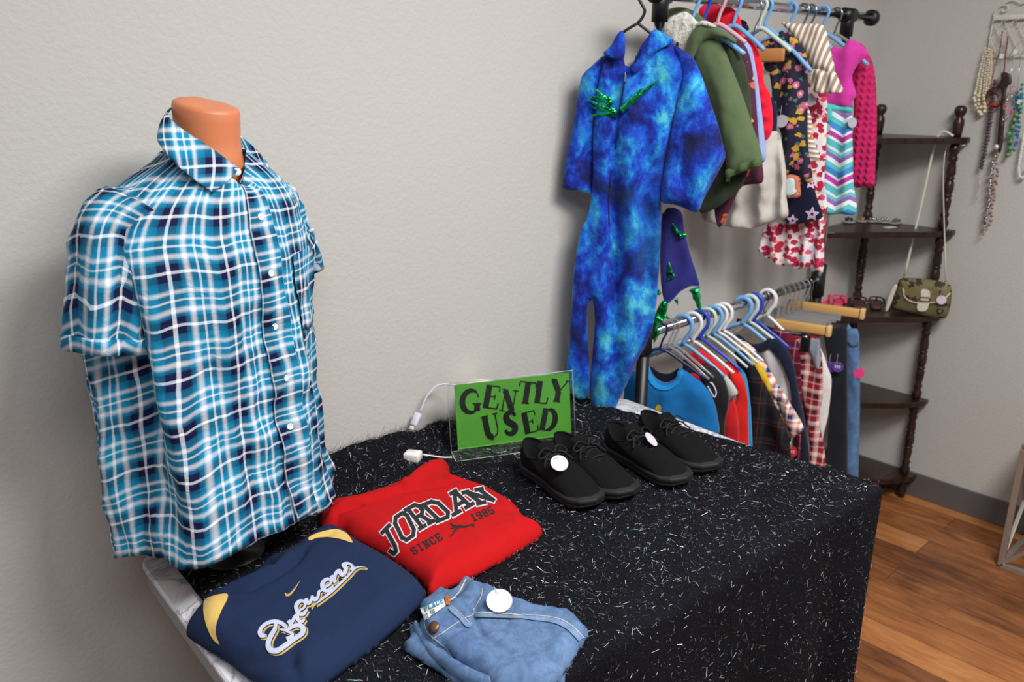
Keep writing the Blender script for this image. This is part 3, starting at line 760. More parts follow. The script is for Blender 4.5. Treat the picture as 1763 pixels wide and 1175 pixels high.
obj('housing', xf(box((0, 0, 0), (.016, .009, .030), None, .002), ony(716, 722, 1.412), align(dd)), plain('white_lilac_plastic', (226, 226, 240), .35), cn)
obj('tip', xf(box((0, 0, 0), (.010, .006, .008), None, .001), ony(709, 737, 1.412), align(dd)), M_wp, cn)
cw = [c1, ony(735, 683, 1.412), ony(752, 665, 1.405), ony(772, 662, 1.39), ony(792, 668, 1.375), ony(800, 690, 1.37)]
tag(obj('power_cord', tube(smooth_path(cw, 8), .0022, 8), plain('cord_white', (214, 212, 232), .45)), 'thin white cord arching from the plug end to behind the green sign', 'cord')
pc = on_table(829, 700, .0); puck_c = ony(829, 668, 1.385); 
tag(obj('round_lamp', lathe([(0, 0), (.040, 0), (.043, .004), (.043, puck_c.z+.006-TZ-.012), (.040, puck_c.z+.012-TZ-.012), (.02, puck_c.z+.015-TZ-.012), (0, puck_c.z+.0155-TZ-.012)], (puck_c.x, puck_c.y-.005, TZ+.010), 32), plain('cream_plastic', (240, 238, 226), .4)), 'round white domed lamp mostly hidden behind the green sign', 'lamp')

# ---- price tags
M_tag = plain('tag_pink', (216, 200, 208), .6); M_thr = plain('tag_thread', (200, 200, 205), .4)
def disc(c, n, r, th=.0007, m=28): return xf(lathe([(0, 0), (r, 0), (r, th), (0, th)], n=m), c, align(n))
def price_tag(c, n, r, label, name='price_tag', mat=None, parent=None, string=None):
    t = thing(name, label, 'price tag', c)
    obj('disc', disc(c, n, r), mat or M_tag, t, smooth=False)
    u = Vector(n).cross(Vector((0, 0, 1))).normalized(); k = Vector(n).cross(u)
    if k.z < 0: k = -k
    h = c+k*r*.62+Vector(n)*.001
    obj('fastener', tube([h, h+u*.004+Vector(n)*.003, h+(string or (u*.02+k*.006))], .0004, 5), M_thr, t)
    return t
# ================================================================ folded clothes on the table
def seg(p, a, b):
    p = np.array(p); a = np.array(a, float); b = np.array(b, float); d = b-a; t = max(0, min(1, ((p-a)@d)/(d@d+1e-9))); return float(np.linalg.norm(p-a-d*t)), t
def gpx(P, h=.03): return [tuple(on_table(x, y, h))[:2] for x, y in P]
def ridges(L, h=.03):
    """L: (pixel path, width m, height m)"""
    R_ = [(gpx(P, h), w_, hh) for P, w_, hh in L]
    def f(u, v):
        s = 0
        for P, w_, hh in R_:
            d = min(seg((u, v), P[i], P[i+1])[0] for i in range(len(P)-1)); s += hh*math.exp(-(d/w_)**2)
        return s
    return f
def fill(sf, poly, off=.0006, step=4, sm=3):
    """filled mark traced on the photo and laid on the surface"""
    P = curve2(poly, sm) if sm else [np.array(p, float) for p in poly]
    lo = np.min(P, 0); hi = np.max(P, 0); pts = [Vector((float(p[0]), float(p[1]))) for p in P]; nb = len(pts)
    for y in np.arange(lo[1], hi[1], step):
        for x in np.arange(lo[0], hi[0], step): pts.append(Vector((float(x)+.01, float(y)+.013)))
    ov, _, of, *_ = delaunay_2d_cdt(pts, [], [list(range(nb))], 1, 1e-5)
    H = [sf.hit(v.x, v.y, off) for v in ov]
    F = [tuple(f) for f in of if all(H[i] is not None for i in f)]
    return [h[0] if h else Vector((0, 0, 0)) for h in H], F
def tableframe(z0, tilt=None): return lambda u, v, d: Vector((u, v, z0+d+(tilt(u, v) if tilt else 0)))
def clean(vf):
    used = sorted({i for f in vf[1] for i in f}); mp_ = {k: i for i, k in enumerate(used)}
    return [vf[0][k] for k in used], [tuple(mp_[i] for i in f) for f in vf[1]]
Z0 = TZ+.0125
# red sweatshirt
M_red = fabric('red_fleece', (180, 16, 20), .95, 500, .06, .3, .0)
red_out = [(551, 893), (556, 876), (578, 868), (612, 862), (650, 851), (690, 834), (718, 815), (744, 802), (765, 799), (774, 806), (777, 822), (800, 832), (832, 842), (862, 858), (886, 872), (904, 895), (920, 904), (934, 914), (926, 926), (890, 948), (850, 972), (805, 996), (768, 1012), (741, 1023), (734, 1012), (722, 996), (690, 972), (645, 945), (606, 926), (590, 914), (566, 912), (553, 908)]
red = thing('folded_sweatshirt', 'red folded sweatshirt with black and white JORDAN lettering', 'sweatshirt', on_table(740, 920))
rf = ridges([([(566, 908), (574, 892), (600, 880), (650, 868), (700, 852)], .010, .010), ([(574, 905), (582, 892), (620, 884)], .006, -.010), ([(700, 850), (730, 822), (765, 806)], .014, .014), ([(690, 860), (760, 848), (800, 838)], .008, -.006),
             ([(775, 835), (830, 850), (880, 880)], .012, .006), ([(600, 905), (680, 950), (730, 1000)], .02, .004)])
rfold = lambda u, v: rf(u, v)+.004*fbm(u, v, 1, 9)+.0012*fbm(u, v, 2, 40)
rm = inflate(gpx(red_out, .018), tableframe(Z0), .034, .045, .006, rfold, True, sm=3)
red_b = obj('body', rm, M_red, red); rs = Surf(rm)
z5 = lambda P: zm(P, 540, 780, 4.1976)
def letter_block(sf, items, scale, thick, off, thin=None):
    ms = []
    for ch, o, rt, up in items:
        for Q, W in glyph_paths(ch, o, rt, up, thick, thin or thick):
            ms.append(poly_ribbon(sf, z5(Q), [w_/4.1976 for w_ in W], off))
    ms = [m for m in ms if m[0]]
    return join(*ms)
JD = [('J', (560, 768), (85, -88), (-92, -162)), ('O', (640, 662), (118, -80), (-84, -172)), ('R', (758, 564), (116, -66), (-110, -142)), ('d', (884, 508), (134, -56), (-124, -118)), ('A', (1008, 458), (148, -84), (-62, -138)), ('n', (1180, 376), (156, -34), (-112, -84))]
M_w = plain('print_white', (216, 216, 220), .7); M_bk = plain('print_dark', (24, 26, 30), .75)
obj('lettering_outline', letter_block(rs, JD, 1, 46, .0007), M_w, red_b, smooth=False, label='white outline of the lettering')
obj('lettering', letter_block(rs, JD, 1, 29, .0013), M_bk, red_b, smooth=False)
def line_text(s, a, b, hgt, up):
    """letters along a straight pixel base line"""
    a = np.array(a, float); b = np.array(b, float); n = len(s); d = (b-a)/n; out = []
    for i, ch in enumerate(s): out.append((ch, tuple(a+d*(i+.08)), tuple(d*.84), tuple(np.array(up, float))))
    return out
T1 = line_text('sinCe'.replace('C', 'c'), (725, 742), (942, 622), 0, (-34, -44)); T2 = line_text('1985', (1150, 500), (1318, 432), 0, (-28, -44))
for T_ in (T1, T2): obj('lettering', letter_block(rs, T_, 1, 10, .0009), M_bk, red_b, smooth=False)
jm = [([(985, 607), (1003, 590), (1022, 562), (1045, 540), (1062, 530)], [8, 12, 15, 22, 20]), ([(1050, 532), (1095, 536), (1130, 524), (1168, 520)], [20, 14, 11, 7]), ([(1046, 540), (1020, 528), (1000, 533)], [16, 12, 10]), ([(1040, 538), (1010, 545), (988, 548)], [9, 8, 5]), ([(1004, 528), (998, 514)], [12, 12]), ([(1000, 528), (984, 506)], [5, 4]), ([(1138, 524), (1166, 540)], [7, 5])]
obj('emblem', join(*[m for m in (rs.stroke(z5(P), [w_/4.2 for w_ in W], .0009, 3, 1) for P, W in jm) if m[0]]), M_bk, red_b, smooth=False)
# navy hooded sweatshirt
M_nav = fabric('navy_fleece', (28, 42, 72), .95, 500, .08, .3, .0)
nav_out = [(320, 1086), (330, 1066), (344, 1048), (356, 1030), (388, 1020), (410, 1008), (440, 990), (456, 972), (490, 958), (522, 942), (533, 928), (556, 916), (580, 914), (602, 924), (608, 934), (645, 952), (690, 980), (716, 1000), (728, 1014), (733, 1026), (712, 1052), (680, 1082), (640, 1116), (600, 1146), (560, 1176), (520, 1192), (470, 1186), (430, 1166), (392, 1136), (352, 1112), (330, 1098)]
nav = thing('folded_sweatshirt', 'navy folded hooded sweatshirt with yellow shoulder patches and white script lettering', 'sweatshirt', on_table(540, 1050))
nf = ridges([([(392, 1030), (430, 1032), (470, 1014), (505, 990), (522, 968)], .007, -.009), ([(398, 1018), (440, 1008), (480, 990), (500, 972)], .010, .008), ([(462, 975), (472, 992)], .004, -.006), ([(360, 1100), (390, 1128), (440, 1148), (500, 1152)], .008, -.010),
             ([(505, 1142), (512, 1175)], .009, -.009), ([(370, 1050), (362, 1090), (380, 1120)], .018, .008), ([(530, 940), (560, 930), (600, 932)], .014, .008), ([(520, 966), (545, 945), (575, 935)], .006, -.005)])
nfold = lambda u, v: nf(u, v)+.004*fbm(u, v, 5, 8)+.001*fbm(u, v, 2, 40)
nm = inflate(gpx(nav_out, .018), tableframe(Z0), .036, .05, .006, nfold, True, sm=3)
nav_b = obj('body', nm, M_nav, nav); ns = Surf(nm)
z6 = lambda P: zm(P, 300, 900, 3.8326)
M_yel = fabric('yellow_fleece', (214, 178, 100), .95, 500, .06, .3)
for P in ([(200, 522), (250, 490), (345, 474), (348, 512), (318, 570), (290, 640), (278, 700), (284, 760), (303, 806), (262, 776), (222, 700), (198, 610)],
          [(890, 100), (930, 78), (1000, 55), (1070, 48), (1130, 70), (1165, 110), (1175, 138), (1140, 128), (1090, 112), (1010, 100), (940, 104), (892, 122)]):
    obj('shoulder_patch', clean(fill(ns, z6(P), .0012)), M_yel, nav_b, label='pale yellow shoulder patch')
M_gold = plain('thread_gold', (196, 166, 92), .7); M_sil = plain('thread_white', (190, 194, 216), .7); M_nv2 = plain('thread_navy', (16, 20, 42), .8)
BW = [([(604, 752), (578, 752), (566, 728), (584, 692), (630, 664), (686, 662), (728, 684), (738, 704)], [18, 26, 24, 20, 20, 22, 22, 14]),
      ([(672, 672), (664, 712), (640, 752), (622, 800), (634, 842), (682, 850), (740, 812), (790, 778), (840, 742), (852, 708), (824, 684), (782, 694), (740, 716), (700, 712)], [18, 24, 26, 28, 30, 28, 26, 24, 28, 30, 26, 20, 16, 12]),
      ([(742, 778), (772, 764), (776, 738), (738, 724)], [26, 24, 18, 12]),
      ([(754, 652), (778, 690)], [20, 24]), ([(772, 680), (790, 640), (808, 622), (818, 650), (842, 662), (862, 640)], [14, 20, 24, 20, 18, 12]),
      ([(822, 590), (858, 566), (862, 532), (828, 526), (806, 556), (816, 600), (850, 612), (876, 580)], [12, 14, 16, 20, 24, 24, 20, 12]),
      ([(868, 508), (884, 540), (904, 520), (908, 490)], [18, 22, 16, 12]), ([(908, 490), (926, 516), (948, 498), (956, 462), (974, 456)], [16, 22, 18, 16, 10]),
      ([(988, 438), (1030, 412), (1030, 384), (1002, 382), (978, 410), (986, 448), (1018, 454), (1050, 424)], [12, 14, 16, 20, 24, 24, 20, 12]),
      ([(1036, 356), (1066, 402)], [20, 24]), ([(1056, 392), (1066, 344), (1090, 326), (1104, 352), (1122, 352)], [14, 20, 24, 20, 14]),
      ([(1120, 350), (1132, 306), (1112, 286), (1134, 276), (1160, 280), (1178, 300), (1164, 314), (1196, 304)], [20, 26, 18, 16, 14, 14, 12, 8]),
      ([(930, 548), (990, 500), (1040, 460), (1100, 404), (1150, 356), (1206, 302), (1266, 302)], [8, 14, 16, 14, 12, 9, 2])]
def script(dx, dy, ex, off, m_, nm_, lb=None, sel=None):
    ms = []
    for P, W in BW: ms.append(ns.stroke(z6([(x+dx, y+dy) for x, y in P]), [(w_*1.25+ex)/3.83 for w_ in W], off, 4, 1.2))
    obj(nm_, join(*[m for m in ms if m[0]]), m_, nav_b, smooth=False, label=lb)
script(9, 7, 9, .0007, M_gold, 'script_shadow', 'gold drop shadow of the script lettering')
script(1, 1, 7, .0011, M_nv2, 'script_outline'); script(0, 0, -1, .0016, M_sil, 'script_lettering')
obj('script_tail', ns.stroke(z6([(908, 580), (925, 552), (960, 528)]), [2, 3, 1], .0016, 4, 1), M_gold, nav_b, smooth=False)
obj('swoosh_emblem', ns.stroke(z6([(732, 468), (742, 484), (766, 476), (800, 434), (830, 388)]), [2.0, 4.0, 3.6, 2.0, .4], .001, 5, 1), M_gold, nav_b, smooth=False)
# folded jeans
def denim(name, lo, hi):
    m, t, b = nt(name); v = coord(t, 'Object'); n = noisetex(t, v, 30, 6, .7, .8); n2 = noisetex(t, coord(t, 'Object', scale=(1, 1, 1), rot=(0, 0, .6)), 420, 2)
    c = ramp(t, n, [(.25, lo), (.75, hi)]); t.links.new(mix(t, math_(t, 'MULTIPLY', n2, .35), c, hi), b.inputs['Base Color']); b.inputs['Roughness'].default_value = .9
    b.inputs['Specular IOR Level'].default_value = .2; bump(t, b, n2, .35, .0008); return m
M_dn = denim('denim_faded', (38, 62, 100), (108, 136, 172)); M_dn2 = denim('denim_crotch', (24, 38, 72), (104, 134, 178))
jn = thing('folded_jeans', 'faded blue folded jeans with white waist label and button near the front table edge', 'jeans', on_table(850, 1110))
z7 = lambda P: zm(P, 680, 980, 4.897)
lo_out = z7([(72, 700), (110, 650), (130, 600), (122, 520), (150, 505), (200, 560), (300, 600), (700, 700), (1300, 560), (1500, 760), (1440, 900), (1380, 1010), (900, 1080), (560, 1010), (380, 900), (200, 790)])
jl = inflate(gpx(lo_out, .008), tableframe(Z0), .017, .016, .006, lambda u, v: .004*fbm(u, v, 1, 14), True, sm=3)
obj('lower_leg', jl, M_dn, jn)
mid_out = z7([(150, 520), (190, 500), (230, 560), (330, 690), (460, 800), (640, 900), (900, 1000), (1200, 1000), (900, 1080), (640, 1010), (420, 880), (260, 740), (170, 610)])
jmid = inflate(gpx(mid_out, .016), tableframe(Z0+.009), .016, .012, .006, lambda u, v: .003*fbm(u, v, 3, 20), True, sm=3)
obj('folded_hem', jmid, M_dn, jn); jls = Surf(jl)
obj('stitching', jls.stroke(z7([(92, 706), (180, 770), (300, 850), (420, 920), (540, 990)]), [1.4]*5, .0015, 4), plain('stitch_cream', (188, 182, 162), .8), jn)
up_out = z7([(200, 500), (240, 460), (262, 440), (236, 400), (210, 350), (222, 310), (300, 260), (365, 205), (410, 200), (450, 220), (520, 170), (560, 110), (600, 88), (655, 110), (680, 145), (760, 160), (830, 190), (990, 280), (1080, 310), (1180, 350), (1300, 380), (1440, 378), (1500, 410), (1560, 470), (1600, 520), (1632, 550), (1610, 600), (1560, 680), (1500, 780), (1430, 880), (1370, 960), (1200, 1040), (900, 1060), (780, 960), (640, 850), (520, 780), (420, 680), (300, 660), (220, 580)])
jf = ridges([(z7([(262, 450), (300, 560), (420, 650), (520, 770), (640, 850), (760, 920)]), .0045, .006), (z7([(672, 400), (672, 520), (720, 640), (860, 740), (960, 800)]), .006, -.007), (z7([(670, 380), (1060, 400), (1330, 420), (1570, 580)]), .005, .003),
             (z7([(460, 320), (520, 400), (620, 490)]), .005, .005), (z7([(1060, 430), (1010, 520), (990, 600)]), .007, .003), (z7([(480, 300), (560, 220), (600, 120)]), .010, -.012), (z7([(1350, 480), (1390, 640), (1340, 800)]), .012, .004), (z7([(740, 170), (700, 300), (640, 370)]), .006, -.004), (z7([(230, 560), (330, 700), (480, 800)]), .006, -.008)])
ju = inflate(gpx(up_out, .028), tableframe(Z0+.0155), .022, .022, .0045, lambda u, v: jf(u, v)+.003*fbm(u, v, 5, 16)+.0012*fbm(u, v, 1, 50), True, sm=3)
jb = obj('upper_leg', ju, M_dn, jn); js = Surf(ju)
obj('fly_panel', clean(fill(js, z7([(266, 455), (330, 420), (460, 340), (560, 420), (650, 480), (672, 560), (760, 680), (800, 780), (790, 850), (760, 900), (640, 840), (530, 770), (440, 660), (320, 580), (280, 520)]), .0009)), M_dn2, jb, label='darker crumpled denim fly')
M_st = plain('stitch_cream', (188, 182, 162), .8); M_seam = denim('denim_seam', (62, 88, 128), (132, 156, 190))
def jstroke(nm_, P, w_, m_, off=.0014): obj(nm_, js.stroke(z7(P), w_/4.897 if not hasattr(w_, '__len__') else [k/4.897 for k in w_], off, 4, 1.5), m_, jb)
jstroke('seam', [(252, 450), (280, 540), (360, 610), (440, 670), (500, 760), (560, 810), (640, 845), (760, 925)], 14, M_seam)
jstroke('stitching', [(256, 452), (284, 540), (364, 612), (444, 672), (504, 762), (564, 812), (644, 848), (764, 928)], 5, M_st, .002)
jstroke('stitching', [(320, 590), (440, 520), (560, 440), (660, 385)], 6, M_st, .002)
jstroke('belt_loop', [(466, 330), (510, 380), (560, 420), (600, 470), (640, 490)], 44, M_seam, .0028)
jstroke('stitching', [(480, 322), (530, 374), (580, 410), (622, 470)], 5, M_st, .0034)
jstroke('pocket_edge', [(668, 392), (760, 396), (900, 402), (1060, 408)], 40, M_seam, .0016)
jstroke('stitching', [(668, 374), (760, 378), (900, 384), (1065, 398)], 7, M_st, .0024)
jstroke('stitching', [(668, 412), (760, 418), (900, 422), (1065, 426)], 5, plain('stitch_brown', (120, 84, 70), .8), .0024)
jstroke('side_seam', [(1060, 400), (1200, 420), (1340, 440), (1460, 500), (1560, 600)], 44, M_seam, .0016)
jstroke('stitching', [(1100, 398), (1230, 405), (1360, 425), (1480, 480), (1580, 580)], 6, M_st, .0024)
jstroke('stitching', [(740, 168), (730, 230), (690, 310), (655, 360)], 6, M_st)
jstroke('waistband_edge', [(600, 92), (570, 150), (520, 230), (440, 290)], 14, plain('cream_lining', (196, 186, 160), .85), .0016)
obj('orange_tab', clean(fill(js, z7([(425, 245), (445, 232), (470, 280), (468, 310), (430, 318)]), .003, 2, 0)), plain('leather_orange', (176, 96, 44), .6), jb)
obj('label_patch', clean(fill(js, z7([(225, 335), (410, 262), (428, 322), (262, 440)]), .0024, 3, 0)), plain('label_white', (226, 232, 222), .7), jb, label='white woven label')
lab = []
for i, ch in enumerate('PlAce'):
    o = (262+i*31, 368-i*14.5)
    for Q, W in glyph_paths(ch, o, (27, -12), (-10, -40), 8, 6): lab.append(poly_ribbon(js, z7(Q), [w_/4.9 for w_ in W], .0031))
obj('label_lettering', join(*[m for m in lab if m[0]]), plain('label_blue', (60, 130, 176), .7), jb, smooth=False)
lab = []
for i, ch in enumerate('198'):
    for Q, W in glyph_paths(ch, (272+i*26, 424-i*16), (22, -12), (-8, -30), 5, 4): lab.append(poly_ribbon(js, z7(Q), [w_/4.9 for w_ in W], .0031))
obj('label_lettering', join(*[m for m in lab if m[0]]), plain('label_grey', (96, 100, 106), .7), jb, smooth=False)
h = js.hit(*z7([(340, 494)])[0], .002)
if h: obj('button', disc(h[0], (h[1]+Vector((0, 0, .5))).normalized(), .0085, .003, 20), plain('copper', (120, 84, 66), .4, .6), jb)
h = js.hit(*z7([(886, 300)])[0], .010)
if h: price_tag(h[0]-Vector((0, 0, .0)), (Vector((-.32, -.35, 1))).normalized(), .0195, 'round pale pink price tag pinned on the folded jeans', string=Vector((.004, .018, .003)))
# ---- sneakers
M_cv = fabric('black_canvas', (9, 9, 10), .9, 600, .1, .3, .0); M_rub = plain('black_rubber', (15, 15, 16), .7); M_in = plain('shoe_lining', (5, 5, 6), .95); M_lace = plain('black_lace', (14, 14, 15), .85)
def make_sneaker(mir):
    r = thing('canvas_sneaker', 'black canvas sneaker', 'shoe', (0, 0, 0), 'black canvas sneakers')
    n = 56; Ls = .236
    def outl(k, grow=0):
        a = 2*PI*k/n; x = (1-math.cos(a))/2
        wd = float(np.interp(x, [0, .04, .15, .35, .5, .7, .85, .95, 1], [0, .020, .032, .033, .036, .044, .043, .029, 0]))
        y = wd*(1 if math.sin(a) > 0 else -1)*(1 if abs(math.sin(a)) > 1e-6 else 0)
        y += mir*.010*math.sin(x*PI)*(x-.3)
        return Vector((x*(Ls+grow*2)-grow, y*(1+grow*25), 0))
    def ring(grow, z, zt=None): return [outl(k, grow)+Vector((0, 0, z+(.010*max(0, (outl(k).x/Ls-.82)/.18)**2 if z < .01 else .004*max(0, outl(k).x/Ls-.85)/.15))) for k in range(n)]
    obj('sole', loft([ring(-.004, .0), ring(.001, .003), ring(.0015, .010), ring(.0005, .0112), ring(.0018, .0125), ring(.0018, .020), ring(-.001, .0225)], True, True), M_rub, r)
    # upper: loft from the sole line to the opening
    def opening(k):
        a = 2*PI*k/n; x = .003+.104*(1-math.cos(a))/2; y = .034*math.sin(a)*(1-.25*abs(math.cos(a)))
        z = .064+.003*math.cos(a)-.014*math.exp(-((x-.055)/.03)**2); return Vector((x, y, z))
    rings = []
    for j in range(13):
        t = j/12; row = []
        for k in range(n):
            a = 2*PI*k/n; A = outl(k, -.0015); O = opening(k); front = max(0, (1-math.cos(a))/2-.3)/.7
            g = t**(1.0+.0*front); hz = math.sin(t*PI/2)**(1.1-.5*front)
            p = A.lerp(O, g*(1-.0)); zz = .020+(O.z-.020)*(t if front < .05 else (t*(1-front)+front*math.sin(t*PI/2)**1.1*.96+.04*t*front))
            bl = .010*math.sin(t*PI)*(1-front*.6); dirv = Vector((A.x-.05 if front < .3 else 0, A.y, 0)); dirv = dirv.normalized() if dirv.length > 1e-6 else dirv
            if front < .3: p = A.lerp(O, t)+dirv*bl*.5
            else:
                p += dirv*bl*.8
            row.append(Vector((p.x, p.y, zz)))
        rings.append(row)
    obj('upper', loft(rings, True, False), M_cv, r)
    inn = []
    for t in (0, .2, .6, 1):
        inn.append([Vector((.052+(opening(k).x-.052)*(1-.02-.02*t)+.02*t*max(0, -math.cos(2*PI*k/n)), opening(k).y*(.96-.0*t), opening(k).z*(1-t)+.022*t)) for k in range(n)])
    obj('lining', loft(inn, True, False), M_in, r)
    rim = [opening(k) for k in range(n)]+[opening(0)]
    obj('collar_trim', tube(rim, .0022, 6, False), M_cv, r)
    # tongue, lacing panel and laces
    def top(x): return float(np.interp(x, [.085, .12, .15, .18], [.068, .0585, .047, .0385]))
    tg = []
    for j in range(8):
        x = .080+.075*j/7; w_ = .021-.004*j/7
        tg.append([Vector((x-(.012 if j == 0 else 0), w_*math.sin(q), top(x)+.006*math.cos(q)-.0025+(.012 if j == 0 else .004 if j == 1 else 0))) for q in np.linspace(-1.3, 1.3, 9)])
    obj('tongue', loft(tg, False), M_cv, r)
    for k in range(4):
        x = .103+k*.014; zt = top(x)+.0045
        obj('lace', tube(smooth_path([(x, -.019, zt-.006), (x+.002*(-1)**k, -.009, zt+.001), (x+.006*(-1)**k, .009, zt+.001), (x, .019, zt-.006)], 4), .0019, 6, flat=.7), M_lace, r)
        for s_ in (-1, 1): obj('eyelet', xf(lathe([(.0012, 0), (.0026, .0004), (.0026, .0012), (.0012, .0016)], n=8), (x, s_*.021, zt-.0065), Matrix.Rotation(-s_*.7, 4, 'X')), plain('eyelet_dark', (60, 60, 64), .3, .8), r)
    zt = top(.10)+.008
    for s_ in (-1, 1):
        obj('lace_bow', tube(smooth_path([(.100, 0, zt), (.092, s_*.016, zt+.009), (.094, s_*.034, zt-.002), (.102, s_*.030, zt-.006), (.101, s_*.010, zt), (.104, s_*.022, zt-.004), (.118, s_*.036, zt-.018)], 5), .0019, 6, flat=.7), M_lace, r)
    return r
SPOT = [((905, 803), (1016, 874), 1, 'nearest black sneaker, left one of the pair in front of the green sign'), ((957, 792), (1074, 854), -1, 'black sneaker wedged second from the sign, toe beside the nearest shoe'),
        ((1047, 773), (1154, 828), 1, 'black sneaker with side-on pale tag, left one of the pair by the white table edge'), ((1104, 752), (1208, 804), -1, 'farthest right black sneaker beside the white table edge')]
pro = {}
for (hx, tx, mi, lb) in SPOT:
    a = on_table(*hx, .014); b = on_table(*tx, .014); d = b-a; an = math.atan2(d.y, d.x)
    if mi not in pro: pro[mi] = make_sneaker(mi); o = pro[mi]; o['label'] = lb
    else: o = dup(pro[mi], (0, 0, 0), lb)
    o.location = a; o.rotation_euler = (0, 0, an)
def at_px(px, py, h): return onz(px, py, TZ+h)
price_tag(at_px(963, 798, .088), (-FW*.72+RT*.12+UPV*.55).normalized(), .0175, 'round white price tag lying on the nearest sneaker', string=Vector((-.014, .014, -.004)))
price_tag(at_px(1121, 757, .085), (-FW*.42+(RT*.707+UPV*.707)*.9).normalized(), .0175, 'white price tag seen almost edge-on between the two far sneakers', string=Vector((-.004, .012, -.004)))
# ================================================================ double garment rack
RY = 1.27; RX0, RX1 = 1.63, 2.533; ZU, ZL = 1.738, .925
M_chr = plain('chrome_rail', (205, 205, 210), .12, 1)
rack = thing('garment_rack', 'two-tier chrome and black garment rack full of children\'s clothes beside the table', 'clothes rack', ((RX0+RX1)/2, RY, 0))
for x in (RX0, RX1):
    obj('pole', tube([(x, RY, .03), (x, RY, ZL-.03)], .0165, 14), M_blk, rack, label='black lower pole')
    obj('pole', tube([(x, RY, ZL+.02), (x, RY, ZU-.02)], .0125, 14), M_chr, rack, label='chrome upper pole')
    obj('joint', join(tube([(x, RY, ZL-.05), (x, RY, ZL+.055)], .022, 16), tube([(x-.03 if x == RX1 else x-.01, RY, ZL), (x+.01 if x == RX1 else x+.03, RY, ZL)], .020, 16)), M_blk, rack)
    obj('joint', join(tube([(x, RY, ZU-.06), (x, RY, ZU+.018)], .019, 16), tube([(x-.028, RY, ZU), (x+.028, RY, ZU)], .021, 16)), M_blk, rack)
    obj('foot', tube([(x, RY-.2, .02), (x, RY+.12, .02)], .015, 12), M_blk, rack)
obj('rail', tube([(RX0-.02, RY, ZU), (2.685, RY, ZU)], .0125, 16), M_chr, rack, label='chrome upper rail')
obj('rail', tube([(RX0, RY, ZL), (RX1, RY, ZL)], .0125, 16), M_chr, rack, label='chrome lower rail')
obj('end_cap', lathe([(0, 0), (.020, 0), (.024, .006), (.024, .022), (.014, .034), (0, .035)], (2.672, RY, ZU), 20, align((1, 0, 0))), M_blk, rack)
obj('base_rail', tube([(RX0, RY, .05), (RX1, RY, .05)], .011, 12), M_blk, rack)

# ---- planes in which the clothes hang
class Hang:
    def __init__(s, X, a=0, y=RY):
        s.P = Vector((X, y, 0)); s.D = Vector((math.sin(R(a)), -math.cos(R(a)), 0)); s.n = Vector((-math.cos(R(a)), -math.sin(R(a)), 0))
    def uv(s, px, py):
        d = ray(px, py); t = (s.P-CAMP).dot(s.n)/d.dot(s.n); q = CAMP+d*t
        return ((q-s.P).dot(s.D), q.z)
    def frame(s, off=0):
        def f(u, v, d):
            p = s.P+s.D*u+s.n*(d+off)+Vector((0, 0, v)); p.y = min(p.y, WY-.004); return p
        return f
    def at(s, u, v, d=0): return s.frame()(u, v, d)
def vfold(A, f, ph=0, wv=1.0):
    return lambda u, v: A*1.35*(math.sin(u*f*1.3+ph+1.6*fbm(u, v*.7, ph, 4))*.8+1.3*fbm(u*1.5, v*.8, ph+3, 12)*wv)
def piece(H, nm, px, mat, parent, th=.018, Rr=.03, off=0, fold=None, res=.012, sm=3, label=None):
    if th < .026: Rr = Rr*.6; th = th*.8
    if fold is None and th > .009: fold = vfold(.004, 80, off)
    return obj(nm, inflate([H.uv(*p) for p in px], H.frame(off), th, Rr, res, fold, sm=sm), mat, parent, label=label)
def cloth_thing(nm, lb, cat, H, grp=None): return thing(nm, lb, cat, H.P+Vector((0, 0, 1.0)), grp)
def hanger(H, zb, label, mat, group, w_=.34, r=.0035, drop=.075, nm='clothes_hanger', hookmat=None, thick=1.0, tilt=0, bottom=True, hookr=.017, big=False):
    t = thing(nm, label, 'hanger', (H.P.x, RY, zb), group)
    top = zb+.0125+r
    if big:
        R2 = .024; zc = zb+.0125+.0045-R2*.0; neck = zb-.062; rh = r*1.05
        hk = [H.at(-R2*math.cos(a), zb+.0125+rh-R2+R2*math.sin(a), 0) for a in np.linspace(.15, PI*.99, 14)]
        hk += [H.at(R2-.001, zb-.022, 0), H.at(.012, zb-.040, 0), H.at(.001, neck, 0)]
        obj('hook', tube(smooth_path(hk, 3), [rh*(.8+.2*min(1, i/6)) for i in range((len(hk)-1)*3+1)], 8, flat=1.25), hookmat or mat, t)
    else:
        hk = [H.at(-(.0125+r+.001)*math.cos(a), zb+(.0125+r+.001)*math.sin(a), 0) for a in np.linspace(-.4, PI*.98, 14)]
        neck = zb-.055
        hk += [H.at(.014, zb-.012, 0), H.at(.006, zb-.030, 0), H.at(0, neck, 0)]
        obj('hook', tube(smooth_path(hk, 3), r*thick, 8), hookmat or mat, t)
    L = H.at(-w_/2, neck-drop-tilt, 0); Rr = H.at(w_/2, neck-drop+tilt, 0)
    arms = [H.at(0, neck, 0)]
    pts = smooth_path([L, H.at(-w_*.25, neck-drop*.42-tilt*.5, 0), H.at(0, neck, 0), H.at(w_*.25, neck-drop*.42+tilt*.5, 0), Rr], 5)
    obj('arms', tube(pts, r*(.72 if big else 1.15), 8, flat=1.2), mat, t)
    if bottom: obj('crossbar', tube(smooth_path([L, H.at(-w_/2+.006, neck-drop-.014-tilt, 0), H.at(0, neck-drop-.012, 0), H.at(w_/2-.006, neck-drop-.014+tilt, 0), Rr], 4), r, 8), mat, t)
    return t
M_hlb = plain('hanger_light_blue', (120, 172, 222), .35); M_hw = plain('hanger_white', (232, 232, 234), .35); M_hb = plain('hanger_royal_blue', (44, 70, 190), .35)
